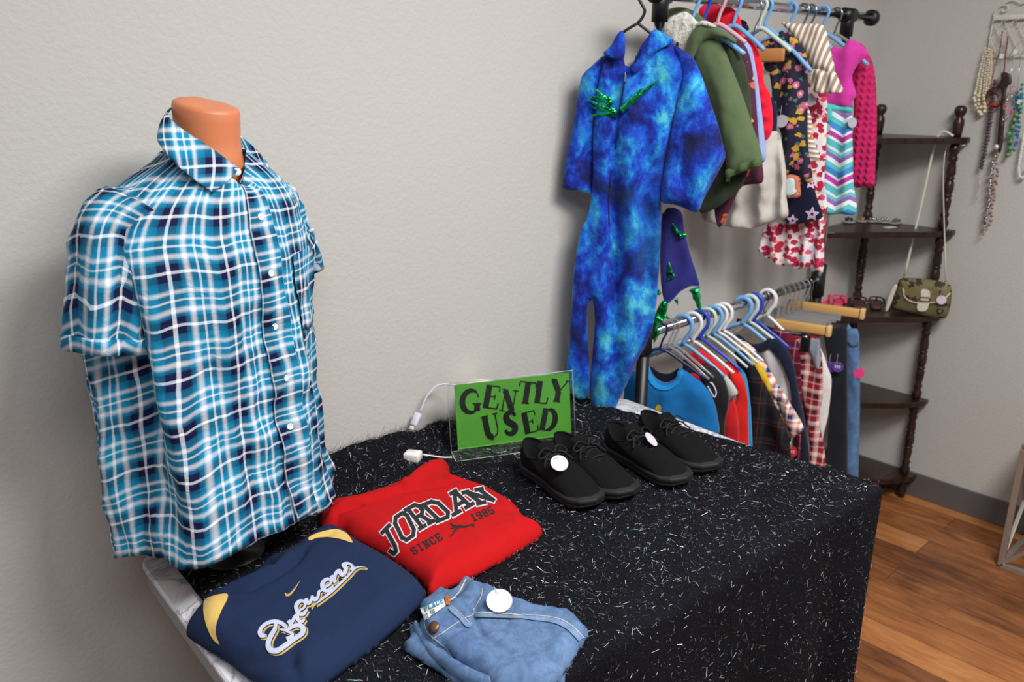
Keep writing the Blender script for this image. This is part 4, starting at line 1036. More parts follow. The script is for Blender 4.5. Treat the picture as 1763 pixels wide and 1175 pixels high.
M_hg = plain('hanger_pale_green', (196, 216, 206), .35); M_hn = plain('hanger_navy', (24, 26, 72), .35); M_hp = plain('hanger_pink', (226, 170, 178), .35)
M_hc = plain('hanger_clear', (214, 214, 216), .12, 0); M_hc.node_tree.nodes['Principled BSDF'].inputs['Transmission Weight'].default_value = .75
M_wood = plain('hanger_wood', (206, 160, 96), .5); M_hpc = plain('hanger_peach', (226, 168, 140), .4)
M_wire = plain('wire', (150, 150, 155), .25, 1)
z3 = lambda P: zm(P, 940, 0, 2.9375); z4 = lambda P: zm(P, 940, 380, 3.456)
y5 = lambda P: zm(P, 1120, 0, 3.9175); y6 = lambda P: zm(P, 1180, 220, 4.197); y7 = lambda P: zm(P, 1100, 460, 3.264)
# ---- the blue dragon costume
def tiedye():
    m, t, b = nt('plush_tie_dye'); v = coord(t, 'Object', scale=(1, 1, .8)); n = noisetex(t, v, 11, 4, .6, .4); n2 = noisetex(t, v, 90, 3, .6)
    f = math_(t, 'ADD', n, math_(t, 'MULTIPLY', math_(t, 'SUBTRACT', n2, .5), .20))
    c = ramp(t, f, [(.28, (8, 12, 56)), (.38, (10, 24, 100)), (.46, (14, 48, 160)), (.52, (20, 84, 196)), (.59, (32, 134, 204)), (.67, (80, 186, 208))])
    g = noisetex(t, coord(t, 'Object', scale=(1, 1, .7)), 4.6, 3); g2 = math_(t, 'MULTIPLY', math_(t, 'SUBTRACT', g, .52), 5.0); k = N(t, 'ShaderNodeClamp'); t.links.new(g2, k.inputs[0])
    c = mix(t, math_(t, 'MULTIPLY', k.outputs[0], .6), c, (16, 88, 112)); t.links.new(c, b.inputs['Base Color']); b.inputs['Roughness'].default_value = .8
    b.inputs['Sheen Weight'].default_value = .1; b.inputs['Specular IOR Level'].default_value = .25
    bump(t, b, noisetex(t, coord(t, 'Object', scale=(1, 1, 2)), 160, 3), .5, .0025); return m
M_dye = tiedye()
HC = Hang(1.565, 42)
cos_ = cloth_thing('dragon_costume', 'blue tie-dye plush dragon costume with green metallic spikes hanging at the rack end', 'costume', HC)
cb = z3([(392, 170), (360, 200), (330, 250), (290, 290), (265, 420), (245, 560), (238, 720), (236, 900), (228, 1010), (205, 1110)])+z4([(205, 60), (165, 300), (152, 520), (132, 800), (124, 890), (165, 1050), (250, 1056), (262, 900), (246, 650), (250, 530), (276, 466), (292, 600), (272, 850), (266, 1088), (330, 1120), (402, 1132), (430, 1080), (500, 930), (560, 800), (612, 700), (650, 560), (672, 300), (684, 60)])+z3([(582, 1000), (596, 860), (640, 620), (690, 440), (735, 315), (660, 235), (590, 190), (540, 165), (480, 230), (440, 320), (400, 330), (390, 240)])
def cfold(u, v):
    return .010*math.sin(u*80+2+4*fbm(u, v*.5, 6, 3))*max(0, min(1, (1.5-v)/.3))+.009*fbm(u*1.6, v, 8, 15)+.008*math.sin(u*34+2+3*fbm(u, v*.6, 2, 3))*(.5+.5*min(1, max(0, (1.45-v)/.2)))+.010*fbm(u, v, 2, 6)-.016*math.exp(-((u+.03+.05*(v-1.0))/.016)**2)*(1 if v > .95 else .3)
costume_m = inflate([HC.uv(*p) for p in cb], HC.frame(0), .026, .040, .009, cfold, sm=2)
cbo = obj('body', costume_m, M_dye, cos_); cs = Surf(costume_m)
piece(HC, 'sleeve', z3([(300, 280), (235, 330), (182, 385), (165, 470), (140, 620), (105, 780), (84, 930), (90, 960), (160, 968), (225, 984), (238, 960), (238, 720), (250, 560), (275, 400)]), M_dye, cos_, .024, .035, -.012, cfold, .010)
piece(HC, 'sleeve', z3([(640, 235), (700, 262), (748, 305), (790, 400), (830, 520), (870, 640), (900, 760), (902, 800), (850, 900), (790, 1010), (762, 1072), (700, 1052), (640, 1030), (578, 1012), (590, 880), (625, 680), (660, 520), (680, 380)]), M_dye, cos_, .028, .04, .012, cfold, .010)
M_lin = fabric('costume_lining', (84, 128, 190), .8)
obj('hood_lining', clean(fill(cs, z3([(388, 178), (400, 170), (440, 190), (478, 240), (455, 300), (430, 328), (398, 320), (386, 250)]), .003, 4)), M_lin, cbo, label='paler inner lining at the neck')
piece(HC, 'hood', z3([(378, 160), (398, 190), (392, 300), (350, 300), (300, 285), (290, 270), (330, 230), (350, 190)]), M_dye, cos_, .012, .015, .030, None, .008)
piece(HC, 'hood', z3([(545, 152), (600, 180), (640, 215), (560, 260), (500, 320), (455, 370), (430, 350), (470, 290), (480, 240), (510, 190)]), M_dye, cos_, .014, .018, .030, None, .008)
for P in ([(300, 290), (262, 420), (248, 560), (240, 700), (236, 880)], [(738, 318), (690, 440), (640, 620), (600, 840), (584, 1000)], [(330, 860), (320, 960), (316, 1060), (318, 1140)]):
    m_ = cs.stroke(z3(P), [1.6]*len(P), .0015, 4)
    if m_[0]: obj('seam', m_, plain('seam_dark_blue', (6, 12, 50), .9), cbo)
obj('zipper', cs.stroke(z3([(402, 385), (388, 480), (376, 560), (366, 640), (352, 760)]), [3, 3, 3, 2.5, 2], .002, 4), fabric('zip_tape', (26, 34, 90)), cbo)
h = cs.hit(*z3([(405, 392)])[0], .004)
if h: obj('zip_pull', xf(box((0, 0, 0), (.006, .003, .022), None, .001), h[0]), M_chr, cbo)
def foil():
    m, t, b = nt('green_foil'); lw = N(t, 'ShaderNodeLayerWeight'); lw.inputs[0].default_value = .5; n = noisetex(t, coord(t, 'Object'), 90, 2)
    c = ramp(t, math_(t, 'ADD', math_(t, 'MULTIPLY', lw.outputs['Facing'], .5), math_(t, 'MULTIPLY', n, .5)), [(.2, (10, 90, 50)), (.5, (60, 235, 130)), (.65, (60, 220, 210)), (.9, (60, 110, 230))])
    t.links.new(c, b.inputs['Base Color']); b.inputs['Metallic'].default_value = .9; b.inputs['Roughness'].default_value = .22; bump(t, b, noisetex(t, coord(t, 'Object'), 160, 2), .8, .003); return m
M_foil = foil()
def spike(sf, base, tip, w_, parent, lift=.014, H=None, off=.0):
    def pos(q, o):
        h = sf.hit(q[0], q[1], .002) if sf else None
        if h: return h[0]+h[1]*o
        a = (H or HC); u, v = a.uv(*q); return a.at(u, v, off+o)
    b = pos(base, .002); t = pos(tip, lift); d = t-b; pts = [b+d*k/6 for k in range(7)]
    rr = [w_*(1-k/6)**.8*(1+.18*(-1)**k)+.0006 for k in range(7)]
    obj('spike', tube(pts, rr, 8), M_foil, parent, label='green metallic spike')
for b_, t_2 in (((355, 572), (205, 500)), ((335, 530), (268, 440)), ((350, 560), (238, 545)), ((362, 575), (250, 586)), ((325, 500), (212, 492)), ((388, 556), (600, 384)), ((400, 545), (480, 440)), ((395, 552), (430, 495))):
    q = z3([b_, t_2]); spike(cs, q[0], q[1], .0075, cbo)
# costume tail
HT = Hang(1.66, 42)
tail = z4([(690, -40), (800, -60), (825, 60), (860, 200), (900, 330), (914, 392), (870, 388), (800, 420), (738, 486), (700, 470), (680, 300)])
to = piece(HT, 'tail', tail, fabric('tail_navy', (34, 34, 110), .6, 500, .08, .2, .3), cos_, .014, .02, 0, None, .010, label='navy tail fin behind the legs')
hl_ = Surf(([v for v in to.data.vertices] and [to.matrix_world @ v.co for v in to.data.vertices], [tuple(p.vertices) for p in to.data.polygons]))
m_ = hl_.stroke(z4([(905, 385), (870, 384), (800, 414), (740, 476), (704, 462)]), [2.4]*5, .001, 3)
if m_[0]: obj('piping', m_, plain('piping_blue', (40, 60, 190), .4), to)
tl2 = z4([(690, 480), (726, 486), (720, 540), (690, 600), (660, 640), (636, 680), (632, 640), (648, 560)])
piece(HT, 'tail_tip', tl2, M_foil, cos_, .014, .016, .0, None, .006, label='metallic green tail tip')
for b_, t_2, w_ in (((790, 84), (842, 74), .008), ((780, 70), (750, 10), .006), ((735, 300), (728, 236), .007), ((750, 320), (768, 322), .008), ((740, 320), (716, 350), .006), ((880, 400), (918, 545), .012), ((700, 560), (736, 576), .007), ((690, 590), (652, 560), .006), ((660, 640), (640, 720), .010), ((668, 430), (660, 392), .006), ((770, 460), (782, 492), .005)):
    q = z4([b_, t_2]); spike(None, q[0], q[1], w_, to, .004, HT, .012)
H_ = Hang(1.60, 42); u0, v0 = H_.uv(1096, 46)
t = thing('clothes_hanger', 'black plastic hanger holding the blue dragon costume', 'hanger', H_.at(0, ZU-.06), 'hangers on the upper rail')
hp = [H_.at(*H_.uv(*q)) for q in ((1112, -14), (1104, -18), (1098, -8), (1104, 6), (1110, 18), (1106, 30), (1098, 40))]
obj('hook', tube(smooth_path(hp, 4), .0035, 8), M_blk, t)
for q2 in ((1060, 66), (1126, 62)):
    obj('arm', tube(smooth_path([H_.at(*H_.uv(1098, 40)), H_.at(*H_.uv((1098+q2[0])/2-1, (40+q2[1])/2-1)), H_.at(*H_.uv(*q2))], 5), .0055, 8, flat=.6), M_blk, t)

# ---- upper rail clothes, left to right
GU = 'hangers on the upper rail'; GLO = 'hangers on the lower rail'
YA = 14
def HX(X, a=YA): return Hang(X, a)
M_ol = fabric('olive_twill', (88, 104, 72), .9, 400, .1, .3); M_ol_shade = fabric('olive_shaded', (52, 62, 44), .9)  # second olive is the same twill with shade put into its colour
def sherpa():
    m, t, b = nt('sherpa_fleece'); n = noisetex(t, coord(t, 'Object'), 75, 4, .6, .5); t.links.new(ramp(t, n, [(.3, (186, 180, 170)), (.6, (232, 228, 220))]), b.inputs['Base Color'])
    b.inputs['Roughness'].default_value = 1; bump(t, b, n, 1, .008); return m
M_shp = sherpa()
h1 = HX(1.765); j = cloth_thing('hooded_jacket', 'olive green children\'s jacket with white sherpa-lined hood next to the blue costume', 'jacket', h1)
piece(h1, 'body', [(1150, 60), (1215, 50), (1268, 82), (1290, 180), (1284, 300), (1250, 345), (1216, 366), (1198, 362), (1160, 300), (1150, 150)], M_ol_shade, j, .016, .03, -.012, vfold(.006, 60))
piece(h1, 'hood', y5([(40, 110), (100, 72), (180, 48), (262, 60), (340, 108), (384, 160), (340, 200), (280, 330), (250, 360), (100, 245), (30, 230)]), M_ol, j, .018, .03, 0, vfold(.004, 50))
piece(h1, 'hood_lining', y5([(96, 150), (150, 110), (230, 84), (270, 90), (330, 150), (350, 180), (320, 260), (280, 350), (200, 330), (110, 240), (88, 190)]), M_shp, j, .014, .03, .012, vfold(.003, 70), .008, label='white sherpa lining')
piece(h1, 'hood', y5([(262, 330), (290, 250), (330, 190), (380, 165), (450, 172), (530, 215), (600, 270), (590, 300), (520, 262), (440, 262), (370, 300), (320, 390), (300, 420), (262, 380)]), M_ol, j, .016, .022, .026, vfold(.004, 90), .008)
piece(h1, 'lining_edge', y5([(330, 185), (370, 150), (420, 150), (480, 185), (450, 190), (380, 176)]), M_shp, j, .008, .01, .034, None, .007, label='white sherpa edge')
sl1 = piece(h1, 'sleeve', y5([(330, 320), (380, 270), (440, 256), (500, 320), (545, 420), (600, 560), (650, 700), (700, 860), (742, 980), (760, 1108), (700, 1130), (620, 1160), (556, 1190), (540, 1240), (520, 1090), (480, 900), (400, 680), (330, 480), (312, 420)]), M_ol, j, .030, .045, .012, vfold(.006, 40, 1), .009)
piece(h1, 'cuff', y5([(536, 1140), (620, 1100), (700, 1075), (754, 1050), (762, 1112), (700, 1136), (620, 1166), (558, 1196), (542, 1230), (536, 1190)]), fabric('olive_cuff', (78, 98, 58), .9), sl1, .012, .018, .030, vfold(.004, 160), .006)
for q in ((160, 300), (212, 303)):
    u, v = h1.uv(*y5([q])[0]); obj('eyelet', sphere(h1.at(u, v, .030), .005, 8, 5, (.4, 1, 1.2)), M_bk, j)
h2 = HX(1.83); s_ = cloth_thing('blouse', 'maroon blouse with small orange flowers peeking out behind the olive jacket sleeve', 'top', h2)
piece(h2, 'body', [(1215, 95), (1256, 76), (1274, 70), (1292, 100), (1302, 180), (1306, 240), (1313, 285), (1313, 314), (1290, 318), (1272, 328), (1246, 384), (1234, 386), (1228, 330), (1225, 200)], blotch('maroon_floral', (74, 26, 52), [(.22, (214, 88, 44), 0, 17), (.12, (236, 170, 70), 3.3, 17)]), s_, .016, .03, 0, vfold(.005, 60))
h2 = HX(1.885); s_ = cloth_thing('long_sleeved_shirt', 'light periwinkle blue sleeve hanging between the olive and red jackets', 'shirt', h2)
piece(h2, 'sleeve', y5([(440, 150), (500, 180), (600, 240), (672, 310), (702, 420), (735, 640), (762, 860), (778, 1060), (752, 1100), (730, 1080), (600, 900), (560, 500), (500, 300)]), fabric('periwinkle', (150, 170, 220), .85), s_, .014, .02, 0, vfold(.003, 50))
M_rj = fabric('red_quilted', (226, 22, 50), .8); h3 = HX(1.955); j = cloth_thing('hooded_jacket', 'bright red quilted hooded jacket on the upper rail', 'jacket', h3)
piece(h3, 'hood', y5([(322, 80), (350, 40), (392, 18), (470, 18), (560, 60), (602, 120), (620, 230), (606, 280), (520, 230), (440, 170), (340, 120)]), M_rj, j, .020, .03, 0, vfold(.004, 70))
piece(h3, 'sleeve', y5([(560, 240), (620, 240), (690, 268), (724, 330), (762, 450), (770, 560), (810, 640), (828, 780), (818, 900), (778, 948), (740, 900), (700, 640), (640, 400)]), M_rj, j, .022, .035, .006, lambda u, v: .0035*math.sin(v*190)+.003*fbm(u, v, 1, 9), .007)
h3 = HX(2.02); s_ = cloth_thing('white_skirt', 'off-white gathered skirt hanging below the red jacket', 'skirt', h3)
piece(h3, 'skirt', y6([(560, 60), (640, 24), (676, 80), (704, 200), (722, 350), (722, 500), (736, 640), (660, 670), (600, 690), (520, 722), (430, 732), (330, 725), (240, 705), (120, 665), (110, 560), (250, 300), (480, 150)]), fabric('cream_linen', (196, 190, 182), .9, 300, .05), s_, .022, .03, -.01, vfold(.014, 70, 2), .009)
piece(h3, 'bodice', y5([(740, 640), (830, 700), (835, 880), (800, 960), (770, 990), (740, 900)]), fabric('navy_knit', (26, 30, 66), .9), s_, .012, .02, -.02, None, label='navy bodice')
M_flo = blotch('navy_floral', (20, 24, 48), [(.22, (70, 110, 90), 9.1, 44), (.30, (196, 96, 130), 0, 34), (.28, (196, 150, 50), 4.4, 33), (.10, (220, 190, 190), 0, 34)])
h4 = HX(2.10); s_ = cloth_thing('floral_dress', 'navy dress printed with pink and mustard yellow flowers and ruffled collar', 'dress', h4)
piece(h4, 'body', y5([(740, 290), (800, 262), (860, 240), (920, 225), (985, 262), (1004, 300), (1042, 345), (1056, 450), (1062, 640), (1056, 800), (1064, 1000), (1090, 1170), (1080, 1230), (1000, 1232), (960, 1120), (920, 1180), (902, 1100), (880, 900), (830, 780), (818, 600), (790, 430), (750, 360)]), M_flo, s_, .020, .03, 0, vfold(.006, 60, 1), .010)
piece(h4, 'collar', y5([(620, 140), (660, 150), (690, 220), (740, 290), (850, 290), (880, 220), (930, 214), (980, 256), (960, 300), (900, 300), (850, 340), (740, 340), (690, 280), (640, 210)]), M_flo, s_, .012, .016, .018, vfold(.004, 160), .007)
piece(h4, 'hair_ribbon', y5([(880, 290), (930, 300), (944, 350), (900, 420), (870, 440), (850, 400), (862, 330)]), plain('dark_organza', (44, 44, 70), .5), s_, .005, .01, .042, vfold(.003, 200), .006, label='dark sheer ribbon bow')
piece(h4, 'hair_ribbon', y5([(800, 420), (850, 420), (884, 450), (880, 470), (830, 490), (800, 460)]), MT['dark_organza'], s_, .005, .01, .042, vfold(.003, 200), .006, label='dark sheer ribbon bow')
M_cop = blotch('copper_print', (196, 118, 88), [(.2, (240, 240, 240), 2, 60), (.16, (80, 60, 60), 5, 70)])
bg = thing('gift_pouch', 'small coppery patterned pouch hanging at the hem of the navy floral dress', 'pouch', h4.at(*h4.uv(1366, 330)))
piece(h4, 'pouch', y6([(738, 340), (830, 352), (838, 420), (834, 498), (730, 494), (726, 420)]), M_cop, bg, .010, .012, .012, None, .007)
piece(h4, 'window', y6([(748, 370), (800, 366), (806, 440), (800, 478), (742, 476)]), plain('pouch_label', (200, 216, 220), .3), bg, .002, .004, .022, None, .007)
h5 = HX(2.16); M_str = stripes('tan_stripes', [(0, (164, 142, 122)), (.55, (236, 228, 216))], .0145, 0, rot=R(14))
M_str2 = stripes('tan_stripes_level', [(0, (164, 142, 122)), (.5, (236, 228, 216))], .0125, 1, rot=R(6))
s_ = cloth_thing('striped_top', 'tan and white striped top with a flared sleeve on the upper rail', 'top', h5)
b5 = piece(h5, 'body', y5([(892, 160), (915, 150), (1000, 162), (1130, 162), (1180, 182), (1202, 250), (1230, 380), (1252, 476), (1210, 500), (1170, 470), (1110, 470), (1080, 440), (1040, 340), (990, 270), (935, 205)]), M_str, s_, .020, .03, .012, vfold(.004, 50), .009)
piece(h5, 'sleeve_ruffle', y5([(1110, 460), (1180, 480), (1250, 478), (1290, 560), (1312, 612), (1250, 630), (1180, 632), (1120, 622), (1088, 560)]), M_str, s_, .012, .018, .020, vfold(.006, 130), .008)
piece(h5, 'sleeve', y5([(1060, 720), (1090, 790), (1098, 900), (1112, 960), (1152, 1072), (1110, 1086), (1058, 1092), (1052, 900)]), M_str2, s_, .010, .015, .010, None, .008)
piece(h5, 'sleeve_band', y5([(1056, 888), (1098, 884), (1102, 946), (1060, 950)]), plain('orange_cloth', (238, 100, 30), .8), s_, .012, .012, .010, None, .008, sm=0, label='orange band')
M_lf = blotch('leaf_print', (236, 226, 228), [(.30, (186, 206, 214), 8, 30), (.24, (240, 170, 120), 5, 40), (.36, (226, 70, 110), 2.5, 44), (.42, (176, 24, 62), 0, 50)])
h6 = HX(2.235); s_ = cloth_thing('leaf_print_dress', 'white dress with crimson and pink leaf print and a gathered skirt', 'dress', h6)
piece(h6, 'body', [(1382, 90), (1398, 110), (1412, 132), (1424, 165), (1422, 260), (1419, 310), (1418, 378), (1330, 385), (1345, 300), (1370, 180)], M_lf, s_, .014, .02, 0, vfold(.004, 70))
piece(h6, 'skirt', y6([(600, 690), (740, 670), (990, 640), (1000, 800), (996, 1040), (955, 1030), (918, 1042), (902, 1010), (845, 1022), (780, 1016), (770, 990), (700, 1000), (650, 986), (630, 950), (580, 942), (560, 905), (530, 902), (550, 800)]), M_lf, s_, .018, .022, 0, vfold(.011, 110, 1, .3), .008)
h6 = HX(2.19); s_ = cloth_thing('star_print_shorts', 'dark navy garment with white outlined stars above the leaf print skirt', 'shorts', h6)
so_ = inflate([h6.uv(*q) for q in y6([(700, 300), (880, 300), (910, 330), (935, 450), (960, 540), (995, 645), (920, 676), (860, 690), (730, 692), (722, 560)])], h6.frame(0), .015, .02, .010, vfold(.003, 60), sm=3)
sb_ = obj('body', so_, fabric('deep_navy', (18, 20, 48), .9), s_); ssf = Surf(so_)
for cx, cy, rr_ in ((915, 625, 48), (775, 670, 40), (905, 405, 36)):
    for k_, w_ in ((1, 7), (.55, 5)):
        P = [(cx+rr_*k_*(1 if i % 2 == 0 else .45)*math.sin(PI*i/5+.1), cy-rr_*k_*(1 if i % 2 == 0 else .45)*math.cos(PI*i/5+.1)) for i in range(11)]
        m_ = poly_ribbon(ssf, y6(P), [w_/4.2]*11, .001)
        if m_[0]: obj('star_print', m_, plain('star_lilac', (214, 186, 214), .8), sb_, smooth=False)
h7 = HX(2.34); M_pk = fabric('orchid_pink', (208, 58, 160), .85); s_ = cloth_thing('chevron_dress', 'orchid pink sleeveless dress with turquoise waistband and chevron striped skirt', 'dress', h7)
piece(h7, 'bodice', y5([(1196, 330), (1290, 322), (1330, 278), (1350, 262), (1390, 280), (1440, 318), (1468, 368), (1410, 420), (1362, 500), (1366, 560), (1388, 640), (1356, 690), (1352, 730), (1186, 700), (1180, 560)]), M_pk, s_, .018, .028, .0, vfold(.004, 60), .009)
M_chv = stripes('chevron_print', [(0, (92, 188, 196)), (.16, (226, 236, 238)), (.22, (196, 62, 166)), (.34, (226, 236, 238)), (.40, (72, 140, 208)), (.54, (96, 196, 198)), (.66, (226, 236, 238)), (.76, (150, 110, 180)), (.86, (110, 200, 204)), (.94, (226, 236, 238))], .125, 1, zig=.62, zigp=.078)
piece(h7, 'skirt', y5([(1196, 744), (1350, 752), (1362, 900)])+y6([(1212, 200), (1216, 400), (1236, 616), (1130, 622), (1000, 612), (996, 420), (1000, 200), (1012, 60)]), M_chv, s_, .018, .026, .002, vfold(.006, 75), .008)
M_tq = fabric('turquoise_satin', (76, 194, 186), .5)
piece(h7, 'waistband', y5([(1186, 698), (1270, 712), (1354, 724), (1354, 762), (1270, 756), (1190, 748)]), M_tq, s_, .019, .016, .004, None, .008, label='turquoise waistband')
piece(h7, 'waist_bow', y5([(1176, 700), (1226, 706), (1236, 780), (1204, 826), (1176, 840), (1182, 780)]), M_tq, s_, .008, .014, .022, None, .008, label='turquoise bow')
def cable():
    m, t, b = nt('magenta_cable_knit'); v = coord(t, 'UV'); s = N(t, 'ShaderNodeSeparateXYZ'); t.links.new(v, s.inputs[0])
    a = math_(t, 'SINE', math_(t, 'MULTIPLY', s.outputs[0], 330)); c_ = math_(t, 'SINE', math_(t, 'ADD', math_(t, 'MULTIPLY', s.outputs[1], 330), math_(t, 'MULTIPLY', a, 1.2)))
    f = math_(t, 'ADD', math_(t, 'MULTIPLY', a, .5), math_(t, 'MULTIPLY', c_, .4)); t.links.new(ramp(t, math_(t, 'MULTIPLY_ADD', f, .5, .5), [(0, (182, 18, 84)), (1, (204, 28, 100))]), b.inputs['Base Color'])
    b.inputs['Roughness'].default_value = .9; bump(t, b, f, .7, .004); return m
h8 = HX(2.43); s_ = cloth_thing('knit_sweater', 'magenta cable-knit sweater hanging last on the upper rail', 'sweater', h8)
piece(h8, 'sleeve', y5([(1360, 300), (1430, 300), (1472, 370), (1502, 440), (1522, 600), (1526, 900), (1518, 1080)])+y6([(1372, 300), (1365, 426), (1290, 426), (1212, 416), (1206, 200)])+y5([(1366, 900), (1372, 700), (1360, 500)]), cable(), s_, .024, .03, 0, vfold(.003, 60), .008)
# hangers, upper rail
for X, lab_, mt_, w_, dr in ((1.755, 'light blue plastic hanger holding the olive jacket', M_hlb, .27, .075), (1.80, 'royal blue plastic hanger inside the maroon floral top', M_hb, .16, .05), (1.86, 'pale pink plastic hanger holding the periwinkle shirt', M_hp, .15, .045),
                         (1.93, 'light blue plastic hanger holding the red quilted jacket', M_hlb, .17, .06), (2.05, 'pale green plastic hanger behind the floral dress', M_hg, .18, .06), (2.075, 'light blue plastic hanger sagging across the navy floral dress', M_hlb, .27, .11),
                         (2.20, 'light blue plastic hanger holding the tan striped top', M_hlb, .24, .05), (2.38, 'light blue plastic hanger holding the pink chevron dress', M_hlb, .28, .09)):
    hanger(HX(X), ZU, lab_, mt_, GU, w_, .0042, dr, bottom=False)
t = thing('wooden_hanger', 'wooden hanger with wire hook holding the white skirt on the upper rail', 'hanger', (2.03, RY, ZU-.1), GU); hh = HX(2.03)
obj('bar', box(hh.at(.0, ZU-.125, 0), (.014, .17, .034), R(14), .005), plain('hanger_wood_dark', (176, 116, 60), .5), t)
obj('hook', tube(smooth_path([hh.at(-.014, ZU+.004), hh.at(0, ZU+.016), hh.at(.014, ZU+.002), hh.at(.012, ZU-.03), hh.at(.0, ZU-.06), hh.at(0, ZU-.11)], 4), .0016, 6), M_wire, t)
for X in (2.27, 2.31, 2.46): hanger(HX(X), ZU, {2.27: 'clear plastic hanger left of the pink chevron dress', 2.31: 'clear plastic hanger holding the leaf print dress', 2.46: 'clear plastic hanger holding the magenta sweater'}[X], M_hc, GU, .14, .0030, .04, bottom=False, hookmat=M_wire)
# price tags among the upper clothes
M_tgr = plain('tag_grey', (176, 174, 184), .55)
def rack_tag(H, px, py, off, r, label, mat=None, nn=None):
    u, v = H.uv(px, py); return price_tag(H.at(u, v, off), nn or (H.n+Vector((0, 0, .12))).normalized(), r, label, mat=mat, string=Vector((0, .004, .03)))
rack_tag(HX(2.10), 1352, 208, .034, .0165, 'round grey price tag on the navy floral dress', M_tgr)
rack_tag(HX(2.20), 1400, 173, .034, .0155, 'round grey price tag beside the striped sleeve ruffle', M_tgr)
rack_tag(HX(2.34), 1426, 220, .036, .0145, 'grey price tag below the turquoise bow', M_tgr)
rack_tag(HX(2.34), 1470, 211, .020, .0145, 'grey price tag between the chevron dress and the magenta sweater', M_tgr, Vector((-.5, -.9, .1)).normalized())
# ================================================================ lower rail clothes, left to right
def HL(X, a=YA): return Hang(X, a)
def low_piece(X, nm, P, mat, parent, th=.016, Rr=.024, off=0, fold=None, res=.010, a=YA, label=None): return piece(HL(X, a), nm, y7(P), mat, parent, th, Rr, off, fold or vfold(.005, 60, X), res, label=label)
M_tb = fabric('tee_blue', (14, 104, 168), .85)
h = HL(1.70, 30); s_ = cloth_thing('t_shirt', 'bright blue children\'s T-shirt hanging first on the lower rail by the table', 't-shirt', h)
tee = inflate([h.uv(*q) for q in y7([(-80, 640), (-20, 590), (40, 556), (62, 566), (70, 600), (110, 640), (160, 650), (205, 620), (224, 574), (240, 572), (300, 612), (370, 670), (424, 760), (446, 860), (452, 930), (420, 960), (400, 1000), (380, 1400), (-60, 1400)])], h.frame(0), .024, .03, .010, vfold(.004, 40), sm=3)
tb_ = obj('body', tee, M_tb, s_); ts = Surf(tee)
obj('neck_ribbing', ts.stroke(y7([(44, 566), (60, 620), (100, 670), (160, 682), (214, 650), (238, 590)]), [26/3.3]*6, .003, 4), fabric('tee_blue_rib', (28, 130, 196), .85), tb_)
piece(h, 'inside_back', y7([(62, 566), (110, 600), (170, 606), (224, 574), (210, 625), (160, 656), (108, 644), (72, 604)]), fabric('tee_inside_shade', (6, 16, 34), .9), s_, .003, .01, -.012, None, .008)  # shade inside the neck opening is painted as a near-black blue
m_ = ts.stroke(y7([(96, 800), (112, 780), (120, 792), (106, 806), (128, 800)]), [3, 5, 5, 4, 2], .002, 3)
if m_[0]: obj('chest_print', m_, plain('print_yellow', (230, 200, 50), .7), tb_)
M_jb = fabric('jersey_black', (24, 24, 28), .7); M_jr = fabric('jersey_red', (200, 28, 34), .8)
h = HL(1.775); s_ = cloth_thing('sports_shirt', 'black sports shirt with red shoulder stripe and white looping mark', 'shirt', h)
bm_ = inflate([h.uv(*q) for q in y7([(250, 520), (300, 560), (345, 560), (410, 556), (440, 580), (480, 640), (502, 720), (500, 800), (480, 900), (462, 1300), (260, 1300)])], h.frame(0), .018, .025, .010, vfold(.004, 60), sm=3)
b_ = obj('body', bm_, M_jb, s_); sf_ = Surf(bm_)
piece(h, 'shoulder_stripe', y7([(300, 588), (330, 592), (376, 620), (366, 652), (330, 640), (300, 612)]), M_jr, s_, .006, .01, .016, None, .007, label='red shoulder stripe')
m_ = sf_.stroke(y7([(388, 668), (404, 700), (424, 730), (434, 700), (414, 656), (400, 648)]), [2.2]*6, .002, 4)
if m_[0]: obj('white_print', m_, M_w, b_, label='white looping mark')
h = HL(1.835); s_ = cloth_thing('t_shirt', 'red T-shirt with pale grey sleeve on the lower rail', 't-shirt', h)
piece(h, 'body', y7([(250, 490), (300, 482), (330, 458), (400, 502), (470, 560), (504, 596), (500, 640), (560, 900), (540, 1300), (480, 1300), (480, 900), (440, 640), (380, 560), (300, 560)]), M_jr, s_, .016, .022, 0, vfold(.004, 60))
piece(h, 'sleeve', y7([(488, 596), (530, 640), (562, 694), (558, 712), (520, 740), (492, 800), (474, 960), (480, 720), (484, 650)]), fabric('grey_sleeve', (186, 184, 182), .8), s_, .012, .014, .012, None, .008, label='pale grey sleeve')
h = HL(1.885); s_ = cloth_thing('t_shirt', 'plain bright red T-shirt hanging in front of the blue edge on the lower rail', 't-shirt', h)
piece(h, 'body', y7([(480, 548), (520, 540), (556, 580), (588, 640), (606, 720), (612, 820), (608, 1300), (500, 1300), (496, 980), (520, 800), (548, 720)]), fabric('tee_red', (212, 34, 28), .85), s_, .016, .022, 0, vfold(.004, 60))
h = HL(1.925); s_ = cloth_thing('t_shirt', 'narrow edge of a sky blue T-shirt between the red and black shirts', 't-shirt', h)
piece(h, 'body', y7([(540, 570), (572, 570), (604, 620), (620, 720), (632, 860), (640, 1300), (560, 1300), (560, 800)]), fabric('tee_sky', (36, 148, 204), .85), s_, .010, .016, 0)
M_fl = plaid('black_flannel', [(0, (18, 18, 22)), (.55, (22, 22, 26)), (.60, (130, 44, 40)), (.63, (22, 22, 26)), (.80, (48, 48, 54)), (.93, (18, 18, 22))], .060)
h = HL(1.98); s_ = cloth_thing('flannel_shirt', 'black flannel shirt with thin red check lines on the lower rail', 'shirt', h)
piece(h, 'body', y7([(536, 480), (570, 470), (610, 500), (660, 570), (706, 660), (756, 760), (806, 860), (842, 960), (852, 1040), (856, 1330), (630, 1330), (624, 900), (606, 640), (560, 560)]), M_fl, s_, .018, .026, 0, vfold(.006, 50))
